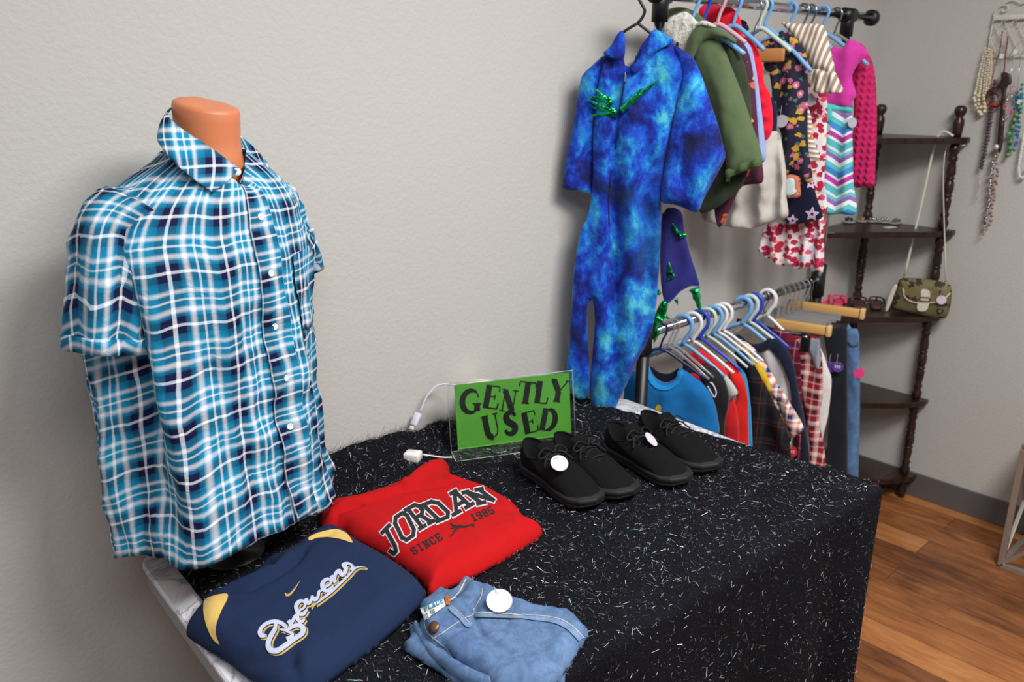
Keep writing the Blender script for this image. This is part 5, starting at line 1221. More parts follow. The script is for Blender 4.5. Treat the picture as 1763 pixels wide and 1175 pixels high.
h = HL(2.03); s_ = cloth_thing('polo_shirt', 'mustard yellow shirt edge beside the black flannel shirt', 'shirt', h)
piece(h, 'body', y7([(542, 450), (580, 452), (640, 500), (690, 560), (730, 640), (742, 704), (716, 696), (690, 660), (690, 900), (660, 900), (640, 620), (580, 520)]), fabric('mustard', (222, 178, 34), .85), s_, .013, .018, 0)
M_op = plaid('orange_navy_plaid', [(0, (240, 236, 232)), (.16, (238, 150, 110)), (.24, (238, 110, 70)), (.32, (240, 236, 232)), (.5, (44, 52, 100)), (.78, (52, 60, 110)), (.80, (232, 140, 110)), (.9, (240, 236, 232))], .040, interp='CONSTANT')
h = HL(2.065); s_ = cloth_thing('plaid_shirt', 'white, orange and navy plaid short-sleeved shirt on the lower rail', 'shirt', h)
piece(h, 'body', y7([(536, 404), (580, 410), (650, 462), (720, 560), (764, 630), (790, 700), (820, 860), (856, 980), (850, 1060), (820, 1000), (770, 840), (720, 700), (640, 520), (560, 440)]), M_op, s_, .013, .018, 0)
piece(h, 'sleeve', y7([(724, 600), (770, 640), (842, 740), (932, 896), (900, 926), (866, 952), (828, 860), (790, 760), (730, 660)]), M_op, s_, .016, .020, .010, vfold(.004, 90), .008)
h = HL(2.105); s_ = cloth_thing('raglan_shirt', 'grey and white raglan shirt with navy sleeves and collar on the lower rail', 'shirt', h)
piece(h, 'body', y7([(600, 440), (660, 462), (740, 444), (790, 520), (832, 620), (850, 740), (850, 860), (800, 760), (740, 620), (690, 500)]), fabric('heather_grey', (206, 204, 210), .85), s_, .016, .02, 0, None, .009)
M_nk = fabric('knit_navy', (20, 28, 50), .85)
piece(h, 'sleeve', y7([(738, 436), (760, 396), (810, 420), (852, 480), (882, 580), (904, 700), (940, 860), (962, 1060), (960, 1300), (900, 1300), (920, 940), (870, 780), (850, 640), (800, 520)]), M_nk, s_, .018, .022, .012)
piece(h, 'neck_ribbing', y7([(556, 372), (580, 372), (640, 418), (700, 416), (744, 388), (760, 402), (744, 448), (690, 468), (640, 464), (596, 440), (566, 400)]), M_nk, s_, .010, .012, .022, None, .008)
M_pj = plaid('red_plaid', [(0, (178, 36, 44)), (.30, (160, 28, 38)), (.36, (232, 220, 216)), (.42, (178, 36, 44)), (.55, (60, 30, 44)), (.70, (60, 30, 44)), (.74, (226, 120, 120)), (.86, (232, 220, 216))], .052)
h = HL(2.20); s_ = cloth_thing('pajama_trousers', 'burgundy and white plaid trousers hanging beside the navy raglan sleeve', 'trousers', h)
piece(h, 'leg', y7([(752, 350), (800, 352), (850, 370), (900, 440), (910, 620), (930, 900), (950, 1330), (890, 1330), (880, 900), (850, 560), (790, 440)]), plaid('burgundy_plaid', [(0, (110, 26, 44)), (.5, (84, 20, 38)), (.56, (190, 150, 160)), (.62, (110, 26, 44)), (.9, (60, 18, 34))], .045), s_, .016, .022, 0)
h = HL(2.265); s_ = cloth_thing('pajama_trousers', 'red, black and white tartan trousers with heather grey waistband on the lower rail', 'trousers', h)
piece(h, 'leg', y7([(856, 400), (940, 396), (1000, 420), (1030, 520), (1032, 740), (1010, 840), (1036, 1000), (1054, 1140), (1050, 1330), (950, 1330), (960, 1000), (930, 760), (880, 560)]), M_pj, s_, .018, .024, 0, vfold(.006, 70))
piece(h, 'waistband', y7([(868, 384), (940, 388), (1016, 384), (1022, 470), (1026, 566), (990, 560), (964, 470), (900, 424)]), fabric('heather_waist', (140, 148, 160), .85), s_, .018, .018, .006, vfold(.003, 200), .007)
piece(h, 'waist_trim', y7([(868, 374), (940, 380), (1018, 374), (1018, 390), (940, 396), (868, 390)]), MT['jersey_red'], s_, .019, .010, .006, None, .007, label='red waist trim')
h = HL(2.33); s_ = cloth_thing('white_trousers', 'white garment leg hanging between the red tartan and black trousers', 'trousers', h)
piece(h, 'leg', y7([(1000, 460), (1036, 490), (1062, 570), (1082, 640), (1070, 780), (1058, 860), (1040, 930), (1020, 1000), (1000, 800)]), fabric('white_cotton', (226, 222, 220), .85), s_, .016, .02, 0)
h = HL(2.40); s_ = cloth_thing('black_trousers', 'charcoal black trousers with a round purple tag on the lower rail', 'trousers', h)
piece(h, 'leg', y7([(1040, 350), (1100, 340), (1164, 330), (1170, 500), (1172, 900), (1160, 1330), (1050, 1330), (1066, 900), (1080, 700), (1060, 520)]), fabric('trouser_black', (26, 30, 38), .85), s_, .018, .024, 0)
M_j2 = denim('denim_mid', (62, 92, 134), (104, 136, 176))
h = HL(2.47); s_ = cloth_thing('blue_jeans', 'mid-blue jeans hanging last on the lower rail with a pink tag', 'jeans', h)
piece(h, 'leg', y7([(1166, 350), (1200, 352), (1230, 356), (1240, 500), (1242, 800), (1234, 1175), (1228, 1560), (1222, 1740), (1140, 1740), (1140, 1200), (1170, 800)]), M_j2, s_, .018, .024, 0, vfold(.005, 50), .012)
piece(h, 'waistband', y7([(1170, 350), (1232, 356), (1234, 440), (1176, 432)]), M_j2, s_, .019, .014, .006, None, .008)
for X, P, c_, lb in ((2.065, (880, 1010), (206, 40, 62), 'round red price sticker tag below the plaid shirt sleeve'), (2.40, (1130, 545), (92, 58, 140), 'round purple tag on the charcoal black trousers'), (2.40, (1088, 548), (82, 50, 130), 'second purple tag partly behind the first one on the black trousers'), (2.49, (1247, 580), (238, 60, 130), 'round hot pink tag on the edge of the hanging blue jeans')):
    hh = HL(X); q = y7([P])[0]; t_2 = rack_tag(hh, q[0], q[1], .040 if X < 2.1 else (.032 if P[0] != 1088 else .028), .0165 if X < 2.1 else .0175, lb, plain('tag_%d' % c_[0], c_, .5))
    if X < 2.1 or P[0] == 1130:
        c = Vector(t_2.location); nn = (hh.n+Vector((0, 0, .12))).normalized()
        obj('lettering', join(*[xf(box((0, 0, 0), (.0006, .004, .009)), c+nn*.0012+hh.D*k_, R(0)) for k_ in (-.0065, 0, .0065)]), M_w, t_2, smooth=False)
# hangers, lower rail
LH = [(1.70, M_hn, .0030, 'dark navy plastic hanger holding the bright blue T-shirt', .24, 30), (1.735, M_hc, .0028, 'clear plastic hanger next to the navy hanger on the lower rail', .24, 14), (1.755, M_hc, .0028, 'clear plastic hanger holding the black sports shirt', .24, 14), (1.80, M_hlb, .0058, 'light blue plastic hanger in front, holding the red and grey T-shirt', .25, 14), (1.842, M_hw, .0050, 'white plastic hanger holding the plain red T-shirt', .25, 14),
      (1.875, M_hb, .0052, 'royal blue plastic hanger holding the sky blue T-shirt', .25, 14), (1.91, M_hg, .0048, 'pale green plastic hanger holding the black flannel shirt', .25, 14), (1.94, M_hlb, .0056, 'light blue plastic hanger holding the mustard shirt', .25, 14), (1.965, M_hw, .0048, 'white plastic hanger beside the mustard shirt hanger', .25, 14), (1.99, M_hw, .0052, 'white plastic hanger holding the orange plaid shirt', .25, 14),
      (2.09, M_hlb, .0068, 'wide light blue plastic hanger holding the raglan shirt', .24, 14), (2.125, M_hg, .0060, 'pale green plastic hanger behind the raglan shirt hanger', .24, 14), (2.15, M_hb, .0058, 'royal blue plastic hanger behind the raglan shirt', .24, 14), (2.225, M_hw, .0062, 'white plastic hanger near the middle of the lower rail', .18, 14)]
for X, mt_, r_, lb, w_, a_ in LH: hanger(HL(X, a_), ZL, lb, mt_, GLO, w_, r_, .07, bottom=False, big=r_ > .004)
for k in range(6):
    X = 2.30+k*.03; hh = HL(X)
    t = thing('clip_hanger', ['first', 'second', 'third', 'fourth', 'fifth', 'sixth'][k]+' from the left of the six clear clip hangers on the lower rail', 'hanger', (X, RY, ZL-.09), GLO)
    obj('hook', tube(smooth_path([hh.at(-.015, ZL+.002), hh.at(0, ZL+.0165), hh.at(.015, ZL+.002), hh.at(.010, ZL-.03), hh.at(0, ZL-.05), hh.at(0, ZL-.085)], 4), .0026, 7), M_hc, t)
    obj('bar', box(hh.at(.02, ZL-.093, 0), (.008, .20, .020), R(YA), .002), M_hc, t)
for X, u0_, u1_, dz, lb in ((2.245, .02, .17, .085, 'lower of two pale wooden bar hangers sticking out above the tartan trousers'), (2.47, -.06, .165, .075, 'upper of two pale wooden bar hangers sticking out above the jeans')):
    hh = HL(X); t = thing('wooden_hanger', lb, 'hanger', hh.at(0, ZL-dz), GLO)
    obj('bar', box(hh.at((u0_+u1_)/2, ZL-dz, 0), (.020, u1_-u0_, .028), R(YA), .003), M_wood, t)
    obj('bar_end', box(hh.at(u1_+.009, ZL-dz, 0), (.024, .014, .034), R(YA), .003), plain('hanger_wood_light', (222, 184, 122), .5), t)
    obj('hook', tube(smooth_path([hh.at(-.015, ZL+.002), hh.at(0, ZL+.0165), hh.at(.015, ZL+.002), hh.at(.012, ZL-.03), hh.at(.02, ZL-dz)], 4), .0018, 6), M_wire, t)
hh = HL(2.21); t = thing('clip_hanger', 'black trouser clip hanger gripping the grey tartan waistband', 'hanger', hh.at(.05, ZL-.10), GLO)
obj('bar', tube([hh.at(-.08, ZL-.085), hh.at(.05, ZL-.10), hh.at(.14, ZL-.10)], .006, 8), M_blk, t)
obj('hook', tube(smooth_path([hh.at(-.014, ZL+.002), hh.at(0, ZL+.0165), hh.at(.014, ZL+.002), hh.at(.0, ZL-.04), hh.at(0, ZL-.09)], 4), .0018, 6), M_wire, t)
obj('clip', box(hh.at(.135, ZL-.118, .012), (.014, .026, .058), R(YA), .003), M_blk, t)
obj('clip_spring', tube([hh.at(.128, ZL-.098, .022), hh.at(.142, ZL-.098, .022)], .004, 8), M_chr, t)

# ================================================================ corner shelf
M_dw = None
def darkwood():
    m, t, b = nt('dark_walnut'); n = noisetex(t, coord(t, 'Object', scale=(1, 6, 1)), 14, 4); t.links.new(ramp(t, n, [(.3, (30, 17, 14)), (.7, (58, 36, 28))]), b.inputs['Base Color'])
    b.inputs['Roughness'].default_value = .32; return m
M_dw = darkwood()
shf = thing('corner_shelf', 'dark wooden corner shelf with turned posts in the room corner', 'shelf', (2.95, 1.26, 0))
CX, CY = WX-.015, WY-.015; SW = .345; SL = .40
def tier(z):
    c = [(CX, CY), (CX-SL, CY), (CX-SL, CY-.028)]
    for k in range(1, 8):
        q = k/8; x = (CX-SL)+(SL-.028)*q; y = (CY-.028)-(SW-.028)*q; c.append((x-.014*math.sin(q*PI)-.006*math.sin(q*PI*3), y-.014*math.sin(q*PI)-.006*math.sin(q*PI*3)))
    c += [(CX-.028, CY-SW), (CX, CY-SW)]
    ce = np.mean(c, 0); rr_ = []
    for dz, s_ in ((0, .985), (.004, 1), (.016, 1), (.020, .985)): rr_.append([(ce[0]+(x-ce[0])*s_, ce[1]+(y-ce[1])*s_, z-.020+dz) for x, y in c][::-1])
    return loft(rr_, True, True)
TIERS = [.098, .41, .742, 1.05, 1.368]
for i, z in enumerate(TIERS): obj('shelf_board', tier(z), M_dw, shf, smooth=False)
def turned(z0, z1):
    L = z1-z0; P = [(.0, 0), (.010, 0), (.013, .004), (.017, .018), (.017, .030), (.011, .040), (.015, .050), (.015, .056), (.011, .064)]
    g = lambda q, d=.0028: [(.0155, L*q-.008), (.0155-d, L*q-.003), (.0155-d, L*q+.003), (.0155, L*q+.008)]
    P += [(.0145, .085)]+[(.0155, .10)]+g(.38)+g(.42)+[(.0165, L*.5)]+g(.58)+g(.62)+[(.0155, L-.10), (.0145, L-.085)]
    P += [(.011, L-.064), (.015, L-.056), (.015, L-.050), (.011, L-.040), (.017, L-.030), (.017, L-.016), (.013, L-.003), (.010, L), (0, L)]
    return P
posts = [(CX-.030, CY-SW+.035), (CX-SL+.035, CY-.030), (CX-.045, CY-.045)]
zz = [(-.0, .078)]+[(TIERS[i], TIERS[i+1]-.020) for i in range(4)]
for (x, y) in posts:
    for a, b in zz:
        if b-a < .1: obj('post', lathe([(0, 0), (.012, 0), (.017, .02), (.017, .035), (.011, .045), (.016, .055), (.012, .078), (0, .078)], (x, y, .001), 16), M_dw, shf)
        else: obj('post', lathe(turned(a, b), (x, y, a), 16), M_dw, shf)
    obj('finial', lathe([(0, 0), (.014, 0), (.016, .02), (.018, .045), (.016, .058), (.010, .066), (.018, .078), (.0195, .088), (.017, .098), (.010, .104), (0, .105)], (x, y, TIERS[-1]), 16), M_dw, shf)
# small things on the shelf boards
M_ff = plain('foam_pink', (238, 66, 108), .6)
def flipflop(x, y, z, ang, sole, strap, label, grp, Ls=.15):
    t = thing('flip_flop', label, 'sandal', (x, y, z), grp)
    o = [(0, -.018), (.03, -.026), (.07, -.022), (.11, -.028), (.14, -.020), (.15, 0), (.14, .022), (.11, .028), (.07, .024), (.03, .026), (0, .018), (-.006, 0)]
    o = [(a*Ls/.15, b*Ls/.15) for a, b in o]; c, s = math.cos(ang), math.sin(ang)
    fr = lambda u, v, d: Vector((x+u*c-v*s, y+u*s+v*c, z+.0075+d))
    obj('sole', inflate(o, fr, .0072, .006, .008), sole, t)
    P = lambda u, v, w: Vector((x+u*c-v*s, y+u*s+v*c, z+w))
    obj('strap', tube(smooth_path([P(.045*Ls/.15, -.026, .012), P(.07*Ls/.15, -.022, .032), P(.105*Ls/.15, 0, .030), P(.07*Ls/.15, .022, .032), P(.045*Ls/.15, .026, .012)], 5), .0045, 8, flat=.6), strap, t)
    obj('toe_post', tube([P(.105*Ls/.15, 0, .030), P(.118*Ls/.15, 0, .013)], .0035, 8), strap, t)
p = onz(1452, 532, TIERS[2]); 
for k, (px, py) in enumerate(((1414, 528), (1440, 530))):
    q = onz(px, py, TIERS[2]); flipflop(q.x, q.y, TIERS[2], R(18), M_ff, M_ff, ['left hot pink flip-flop on the shelf behind the wooden hangers', 'right hot pink flip-flop on the shelf nearer the brown pair'][k], 'pink flip-flops', .11)
M_so = plain('sandal_brown', (84, 52, 46), .6); M_ss = blotch('sandal_strap', (70, 50, 44), [(.3, (150, 120, 96), 0, 90)])
for k, (px, py) in enumerate(((1478, 534), (1508, 534))):
    q = onz(px, py, TIERS[2]); flipflop(q.x, q.y, TIERS[2], R(25), M_so, M_ss, ['brown patterned sandal on the shelf, nearer the pink flip-flops', 'brown patterned sandal on the shelf, nearer the green handbag'][k], 'brown sandals', .12)
M_bagc = plain('clear_bag', (214, 210, 204), .15); M_bagc.node_tree.nodes['Principled BSDF'].inputs['Transmission Weight'].default_value = .6
M_gold2 = plain('jewellery_gold', (196, 164, 100), .25, 1); M_slv2 = plain('jewellery_silver', (206, 206, 210), .2, 1); M_bl2 = plain('jewellery_blue', (20, 44, 84), .4)
for k, (px, py, m2, lb) in enumerate(((1462, 384, M_bl2, 'dark blue jewellery packet on the second shelf beside the post'), (1485, 383, M_gold2, 'gold jewellery packet on the second shelf'), (1503, 383, M_slv2, 'crumpled silver jewellery packet in the middle of the second shelf'), (1522, 384, M_slv2, 'flat silver jewellery packet on the second shelf'), (1541, 386, plain('jewellery_plum', (110, 84, 92), .4), 'plum coloured jewellery packet at the right of the second shelf'))):
    q = onz(px, py, TIERS[3]); t = thing('jewellery_packet', lb, 'packet', q, 'jewellery packets on the second shelf'); r9 = random.Random(k)
    o = [(.024*math.cos(a)*(1+.3*r9.random()), .018*math.sin(a)*(1+.3*r9.random())) for a in np.linspace(0, 2*PI, 9)[:-1]]
    obj('bag', inflate(o, lambda u, v, d, q=q: Vector((q.x+u, q.y+v, TIERS[3]+.004+d)), .0035, .008, .006, lambda u, v, k=k: .004*abs(fbm(u, v, k, 60))), M_bagc, t)
    obj('contents', join(*[sphere((q.x+r9.uniform(-.016, .016), q.y+r9.uniform(-.012, .012), TIERS[3]+.010+r9.random()*.006), r9.uniform(.003, .006), 8, 5) for _ in range(9)]), m2, t)
q = onz(1532, 392, TIERS[3]); tag(obj('price_card', box((q.x, q.y, TIERS[3]+.001), (.045, .022, .001), R(-20)), plain('white_card', (222, 222, 226), .6), smooth=False), 'small white card at the front edge of the second shelf', 'card')
# ---- handbag hanging from the right post
BX = 3.045
hb = thing('handbag', 'olive brown patterned handbag with long white strap hanging from the shelf post', 'handbag', (BX, 1.06, .72))
Hb = Hang(BX, 6, 1.08); b8 = lambda P: zm(P, 1420, 160, 2.9388)
M_bag = blotch('bag_jacquard', (104, 98, 62), [(.40, (42, 34, 28), 0, 34), (.18, (128, 120, 88), 0, 34), (.2, (84, 78, 50), 4, 50)], rough=.7)
bgm = inflate([Hb.uv(*q) for q in b8([(372, 960), (400, 938), (520, 944), (620, 966), (640, 1000), (636, 1070), (618, 1130), (590, 1144), (470, 1122), (350, 1092), (345, 1060)])], Hb.frame(0), .026, .022, .008, lambda u, v: .003*fbm(u, v, 1, 20), sm=3)
bo = obj('body', bgm, M_bag, hb); bs_ = Surf(bgm)
M_flap = blotch('bag_flap', (122, 112, 74), [(.40, (56, 46, 36), 2, 30), (.2, (150, 146, 100), 0, 40)], rough=.7)
obj('flap', clean(fill(bs_, b8([(390, 960), (420, 944), (520, 950), (620, 972), (628, 1010), (590, 1046), (520, 1060), (450, 1056), (410, 1030), (400, 985)]), .004, 3)), M_flap, bo)
M_cr = plain('cream_leather', (222, 214, 198), .5)
obj('flap_piping', bs_.stroke(b8([(398, 985), (408, 1032), (450, 1058), (520, 1062), (590, 1050), (630, 1012)]), [2]*6, .005, 4), M_cr, bo, label='cream piping')
obj('buckle_strap', clean(fill(bs_, b8([(492, 994), (532, 1000), (534, 1040), (524, 1090), (500, 1104), (472, 1096), (474, 1060), (488, 1030)]), .007, 3)), M_cr, bo, label='cream buckle strap')
obj('buckle', bs_.stroke(b8([(486, 1032), (536, 1036), (534, 1054), (484, 1050), (486, 1032)]), [1.6]*5, .010, 1), M_gold2, bo)
piece(Hb, 'side_tassel', b8([(366, 966), (380, 970), (362, 1020), (340, 1080), (326, 1100), (318, 1092), (326, 1050), (348, 990)]), M_cr, hb, .005, .008, .028, None, .006, label='white side tassel')
def bpt(px, py, off=0): u, v = Hb.uv(*b8([(px, py)])[0]); return Hb.at(u, v, off)
ptop = Vector((posts[0][0], posts[0][1], TIERS[4]+.012)); l_ = bpt(408, 918, .01); r_ = bpt(616, 950, .01)
tl = onx(*b8([(572, 208)])[0], posts[0][0]-.020)
obj('strap', tube(smooth_path([l_, l_.lerp(tl, .5), tl+Vector((0, 0, -.01)), Vector((posts[0][0]-.019, posts[0][1]+.006, TIERS[4]+.006)), Vector((posts[0][0]-.006, posts[0][1]+.022, TIERS[4]+.006))], 6), .0042, 8, flat=.5), M_cr, hb, label='white strap')
tr = onx(*b8([(612, 270)])[0], posts[0][0]-.012)
obj('strap', tube(smooth_path([Vector((posts[0][0]+.006, posts[0][1]-.030, TIERS[4]-.026)), tr+Vector((0, 0, -.03)), r_], 6), .0042, 8, flat=.5), M_cr, hb, label='white strap')
for p9, q9 in ((l_, bpt(404, 944, .012)), (r_, bpt(616, 970, .012))): obj('strap_ring', tube([p9, p9.lerp(q9, .5)+Vector((-.004, 0, 0)), q9], .0035, 8), M_gold2, hb)
q = bpt(607, 1038, .040); price_tag(q, Vector((-.95, -.25, .1)).normalized(), .0155, 'round white price tag on the front of the hanging handbag', string=Vector((0, .004, .02)))

# ================================================================ jewellery holder on the right wall
HJ = Hang(WX-.012, 0, 1.0); c9 = lambda P: zm(P, 1640, 0, 2.7973)
def J(px, py, off=0): u, v = HJ.uv(*c9([(px, py)])[0]); return HJ.at(u, v, off)
M_wm = plain('cream_metal', (214, 208, 196), .5)
jh = thing('jewellery_holder', 'cream scrolled metal jewellery holder mounted on the right wall', 'jewellery rack', J(270, 60))
def Jo(u_m, z, off=0): return HJ.at(u_m, z, off)
# mirrored frame around its centre line; the right half runs out of the picture
uL = HJ.uv(*c9([(196, 88)])[0])[0]; zB = HJ.uv(*c9([(196, 88)])[0])[1]; Wj = .20; uC = uL+Wj/2; zLow = HJ.uv(*c9([(196, 275)])[0])[1]
obj('bar', box(Jo(uC, zB), (.010, Wj, .016), 0, .003), M_wm, jh)
obj('bar', tube([Jo(uL, zLow), Jo(uL+Wj, zLow)], .0022, 6), M_wm, jh)
for s_ in (-1, 1):
    obj('side_rod', tube([Jo(uC+s_*Wj/2, zB), Jo(uC+s_*Wj/2, zLow)], .0022, 6), M_wm, jh)
    a0 = uC+s_*Wj/2
    obj('scroll', tube(smooth_path([Jo(a0, zB+.006), Jo(a0-s_*.004, zB+.022), Jo(a0-s_*.016, zB+.036), Jo(a0-s_*.034, zB+.038), Jo(a0-s_*.040, zB+.026), Jo(a0-s_*.028, zB+.018), Jo(a0-s_*.022, zB+.026)], 5), .0024, 6), M_wm, jh)
    obj('scroll', tube(smooth_path([Jo(a0-s_*.018, zB+.040), Jo(a0-s_*.05, zB+.052), Jo(a0-s_*.08, zB+.040), Jo(uC, zB+.055)], 5), .0024, 6), M_wm, jh)
for k in range(-2, 7):
    for s_ in (-1, 1):
        a = uL+k*.034 if s_ > 0 else uL+Wj-k*.034; hgt = zB-zLow; run = .068*s_
        p0 = [a, zB-.008]; p1 = [a+run, zLow]
        t0 = max(0, ((uL-a)/run) if run > 0 else ((uL+Wj-a)/run)); t1 = min(1, ((uL+Wj-a)/run) if run > 0 else ((uL-a)/run))
        if t1-t0 > .1: obj('lattice_rod', tube([Jo(a+run*t0, p0[1]+(p1[1]-p0[1])*t0, s_*.0012), Jo(a+run*t1, p0[1]+(p1[1]-p0[1])*t1, s_*.0012)], .0013, 5), M_wm, jh)
for k in range(6): obj('peg', tube([Jo(uL+.012+k*.035, zB-.006, .004), Jo(uL+.012+k*.035, zB-.010, .022), Jo(uL+.012+k*.035, zB-.004, .026)], .0016, 6), M_wm, jh)
def beads(path, r, n, off=0, jit=.0, seed=1, r2=None):
    P = smooth_path([J(x, y, off) for x, y in path], 8); L = [0]
    for i in range(1, len(P)): L.append(L[-1]+(P[i]-P[i-1]).length)
    rr = random.Random(seed); ms = []
    for k in range(n):
        s = L[-1]*(k+.5)/n; i = max(0, min(len(P)-2, int(np.searchsorted(L, s))-1)); f = (s-L[i])/max(1e-6, L[i+1]-L[i]); q = P[i].lerp(P[i+1], f)
        rad = (r+(r2-r)*k/max(1, n-1)) if r2 else r
        q = q+Vector((rr.uniform(-jit, jit)*.6, rr.uniform(-jit, jit), rr.uniform(-jit, jit))); ms.append(sphere(q, rad*(1+rr.uniform(-.12, .12)), 8, 6))
    return join(*ms)
M_pl = plain('pearl_cream', (226, 214, 180), .2); M_pm = plain('pearl_mauve', (96, 78, 88), .2, .3); M_pk2 = plain('bead_bronze', (150, 116, 104), .2, .5)
nl = thing('pearl_necklace', 'multi-strand cream pearl necklace at the left of the wall jewellery holder', 'necklace', J(180, 210))
for k, (a, b, c) in enumerate((((166, 225), (138, 340), (116, 450)), ((174, 230), (154, 340), (136, 470)), ((182, 230), (166, 345), (150, 490)), ((190, 232), (180, 345), (164, 480)), ((196, 236), (190, 350), (176, 455)))):
    obj('pearl_strand', beads([a, b, c], .0028, 20, .012+.004*(k % 2), .001, k, .0042), M_pl, nl)
obj('pearl_cluster', beads([(112, 462), (120, 500), (140, 545), (160, 540), (172, 490)], .0062, 9, .016, .002, 9), M_pl, nl)
obj('pearl_cluster', beads([(122, 440), (140, 490), (150, 520), (166, 500), (160, 450)], .0052, 9, .022, .003, 8), M_pl, nl)
obj('hook_wire', tube([J(184, 168, .014), J(180, 205, .014)], .001, 5), M_wire, nl)
nl = thing('bead_necklace', 'long mauve pearl bead necklace with thin chain end, second from the left', 'necklace', J(200, 370))
obj('bead_strand', beads([(212, 380), (196, 460), (182, 580), (164, 700), (142, 812)], .0055, 26, .014, .0005, 2), M_pm, nl)
obj('bead_strand', beads([(222, 390), (208, 470), (198, 560), (176, 700), (148, 816)], .0055, 25, .020, .0005, 3), M_pm, nl)
obj('chain', beads([(140, 830), (134, 890), (122, 960)], .0022, 18, .014, .0006, 4), M_slv2, nl)
nl = thing('bead_necklace', 'dark red beaded necklace with a large ring pendant', 'necklace', J(230, 300))
M_rd = plain('bead_red', (120, 22, 34), .25)
for P in ([(250, 152), (236, 240), (212, 330), (192, 420)], [(276, 176), (264, 270), (258, 340), (246, 380)]): obj('bead_strand', beads(P, .0026, 26, .018, .0004, 5), M_rd, nl)
obj('ring_pendant', tube(smooth_path([J(x, y, .022) for x, y in ((190, 430), (174, 470), (190, 508), (220, 514), (240, 500), (236, 470), (206, 440), (190, 430))], 4), .0034, 8), plain('copper_bronze', (110, 56, 44), .25, .7), nl)
obj('red_stone', sphere(J(206, 506, .028), .008, 12, 8, (.4, 1.4, .7)), plain('stone_red', (170, 20, 30), .1), nl)
nl = thing('ribbon_necklace', 'dark brown ribbon necklace ending in long bronze and silver beads', 'necklace', J(250, 400))
M_rb = plain('ribbon_brown', (44, 26, 22), .45)
obj('ribbon', inflate([HJ.uv(*q) for q in c9([(244, 356), (262, 348), (290, 362), (294, 400), (270, 430), (262, 560), (252, 690), (236, 740), (226, 680), (236, 560), (246, 430), (206, 450), (186, 470), (196, 430), (240, 396)])], HJ.frame(.020), .004, .006, .006, lambda u, v: .003*fbm(u, v, 1, 40)), M_rb, nl)
for k, (P, m2) in enumerate((([(228, 700), (206, 800), (196, 900), (180, 1000), (162, 1098)], M_pk2), ([(222, 760), (222, 850), (206, 960), (196, 1040), (186, 1090)], M_pk2), ([(216, 740), (196, 860), (190, 960), (176, 1060), (160, 1130)], M_slv2))):
    obj('bead_strand', beads(P, (.0058, .0050, .0040)[k], (20, 17, 34)[k], .016+.005*k, .003, 20+k), m2, nl)
obj('glass_bead', sphere(J(226, 706, .03), .009, 12, 8), plain('crystal', (230, 230, 235), .05, .6), nl)
nl = thing('earring_set', 'pink and silver hoop earrings on thin chains beside the brown ribbon', 'earrings', J(280, 520))
for k, (x, y, r9, m2) in enumerate(((306, 434, .009, plain('hoop_pink', (214, 110, 140), .3)), (272, 512, .0085, MT['hoop_pink'] if 'hoop_pink' in MT else None), (290, 540, .0075, MT.get('hoop_pink')), (286, 470, .008, M_slv2), (266, 566, .008, M_slv2))):
    c = J(x, y, .024); obj('hoop', tube([c+Vector((0, r9*math.cos(a), r9*1.3*math.sin(a))) for a in np.linspace(0, 2*PI, 17)], .0016, 6, False), m2, nl)
for x in (286, 322): obj('chain', tube([J(x+14, 270, .018), J(x, 440, .02)], .0008, 5), M_slv2, nl)
nl = thing('bead_necklace', 'green, teal and blue chunky bead necklace at the right picture edge', 'necklace', J(310, 500))
M_gr = plain('bead_green', (110, 150, 60), .2); M_te = plain('bead_teal', (30, 120, 130), .15)
for k, (P, m2, r9, n9) in enumerate((([(316, 430), (312, 560), (296, 640), (284, 700), (272, 760)], M_te, .0060, 16), ([(330, 460), (322, 600), (318, 680), (306, 730)], plain('bead_blue', (40, 110, 190), .15), .0052, 14), ([(342, 500), (300, 610), (286, 650), (290, 690), (270, 758)], M_gr, .0075, 8), ([(350, 400), (346, 480), (338, 580), (330, 660)], M_te, .0055, 12))):
    obj('bead_strand', beads(P, r9, n9, .016+.004*k, .003, 30+k), m2, nl)
nl = thing('pearl_necklace', 'white pearl strand at the very right edge below the green beads', 'necklace', J(335, 800))
obj('pearl_strand', beads([(352, 640), (336, 740), (326, 800), (330, 846), (350, 852), (366, 800)], .0044, 30, .014, .0004, 40), plain('pearl_white', (222, 218, 214), .2), nl)
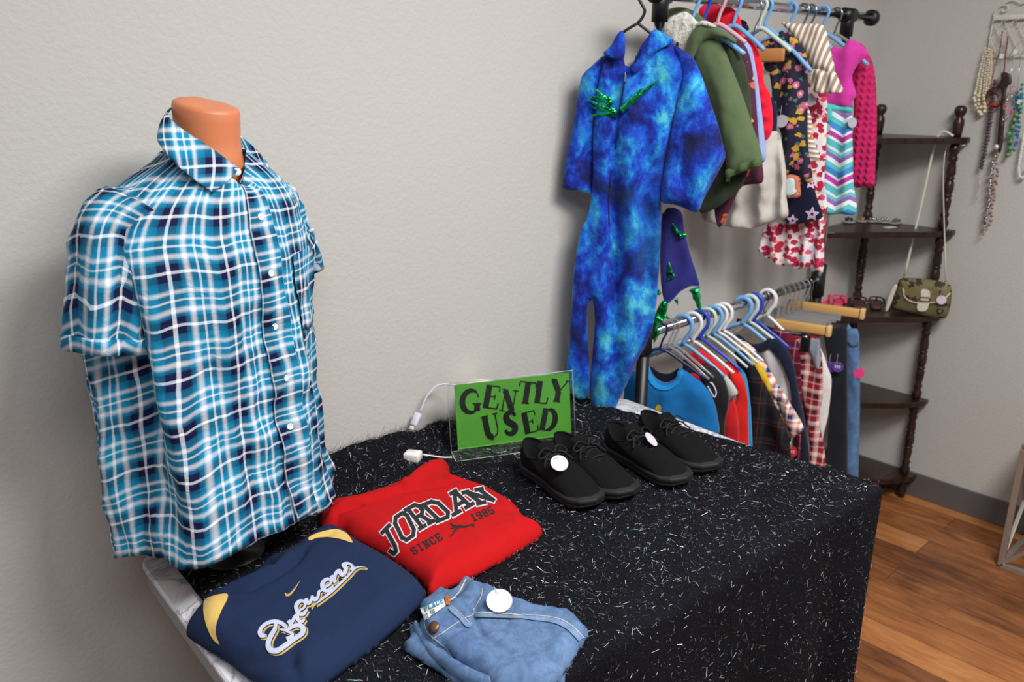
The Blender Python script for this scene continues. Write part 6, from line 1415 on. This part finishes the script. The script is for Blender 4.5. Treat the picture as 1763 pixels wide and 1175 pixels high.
for x, y, lb in ((252, 272, 'small white price tag on the dark red necklace'), (318, 250, 'small white price tag near the middle of the holder'), (338, 490, 'small white price tag on the green bead necklace')):
    t = thing('price_tag', lb, 'price tag', J(x, y, .03)); obj('card', box(J(x, y, .03), (.0008, .012, .014)), plain('white_card', (222, 222, 226), .6), t, smooth=False)
    obj('thread', tube([J(x, y, .03)+Vector((0, 0, .006)), J(x+2, y-40, .02)], .0005, 5), M_thr, t)

# ================================================================ side table at the right
M_pm2 = plain('pewter_metal', (186, 178, 170), .35, .7)
stb = thing('side_table', 'pewter metal side table with X-braced sides and glass top at the right edge', 'side table', (3.0, .50, 0))
ax0, ax1, ay1, ay0, zt = 2.835, 3.105, .672, .34, .437
bars = []
def beam(a, b, w_=.018): 
    d = Vector(b)-Vector(a); m = box((0, 0, 0), (w_, w_, d.length), None, .0015); return xf(m, (Vector(a)+Vector(b))/2, align(d))
for x in (ax0, ax1):
    for y in (ay0, ay1): obj('leg', beam((x, y, .009), (x, y, zt-.009)), M_pm2, stb, smooth=False)
for z in (.009, zt):
    for y in (ay0, ay1): obj('rail', beam((ax0, y, z), (ax1, y, z)), M_pm2, stb, smooth=False)
    for x in (ax0, ax1): obj('rail', beam((x, ay0, z), (x, ay1, z)), M_pm2, stb, smooth=False)
for x in (ax0, ax1):
    ym = (ay0+ay1)/2
    for y in (ay0, ay1): obj('brace', beam((x, y, zt-.01), (x, ym, .20), .012), M_pm2, stb, smooth=False); obj('brace', beam((x, y, .015), (x, ym, .20), .012), M_pm2, stb, smooth=False)
for y in (ay0, ay1):
    xm = (ax0+ax1)/2
    for x in (ax0, ax1): obj('brace', beam((x, y, zt-.01), (xm, y, .20), .012), M_pm2, stb, smooth=False); obj('brace', beam((x, y, .015), (xm, y, .20), .012), M_pm2, stb, smooth=False)
g = plain('glass_top', (190, 210, 208), .05); g.node_tree.nodes['Principled BSDF'].inputs['Transmission Weight'].default_value = .85
obj('glass_top', box(((ax0+ax1)/2, (ay0+ay1)/2, zt+.006), (ax1-ax0-.012, ay1-ay0-.012, .006), 0, .001), g, stb, smooth=False)
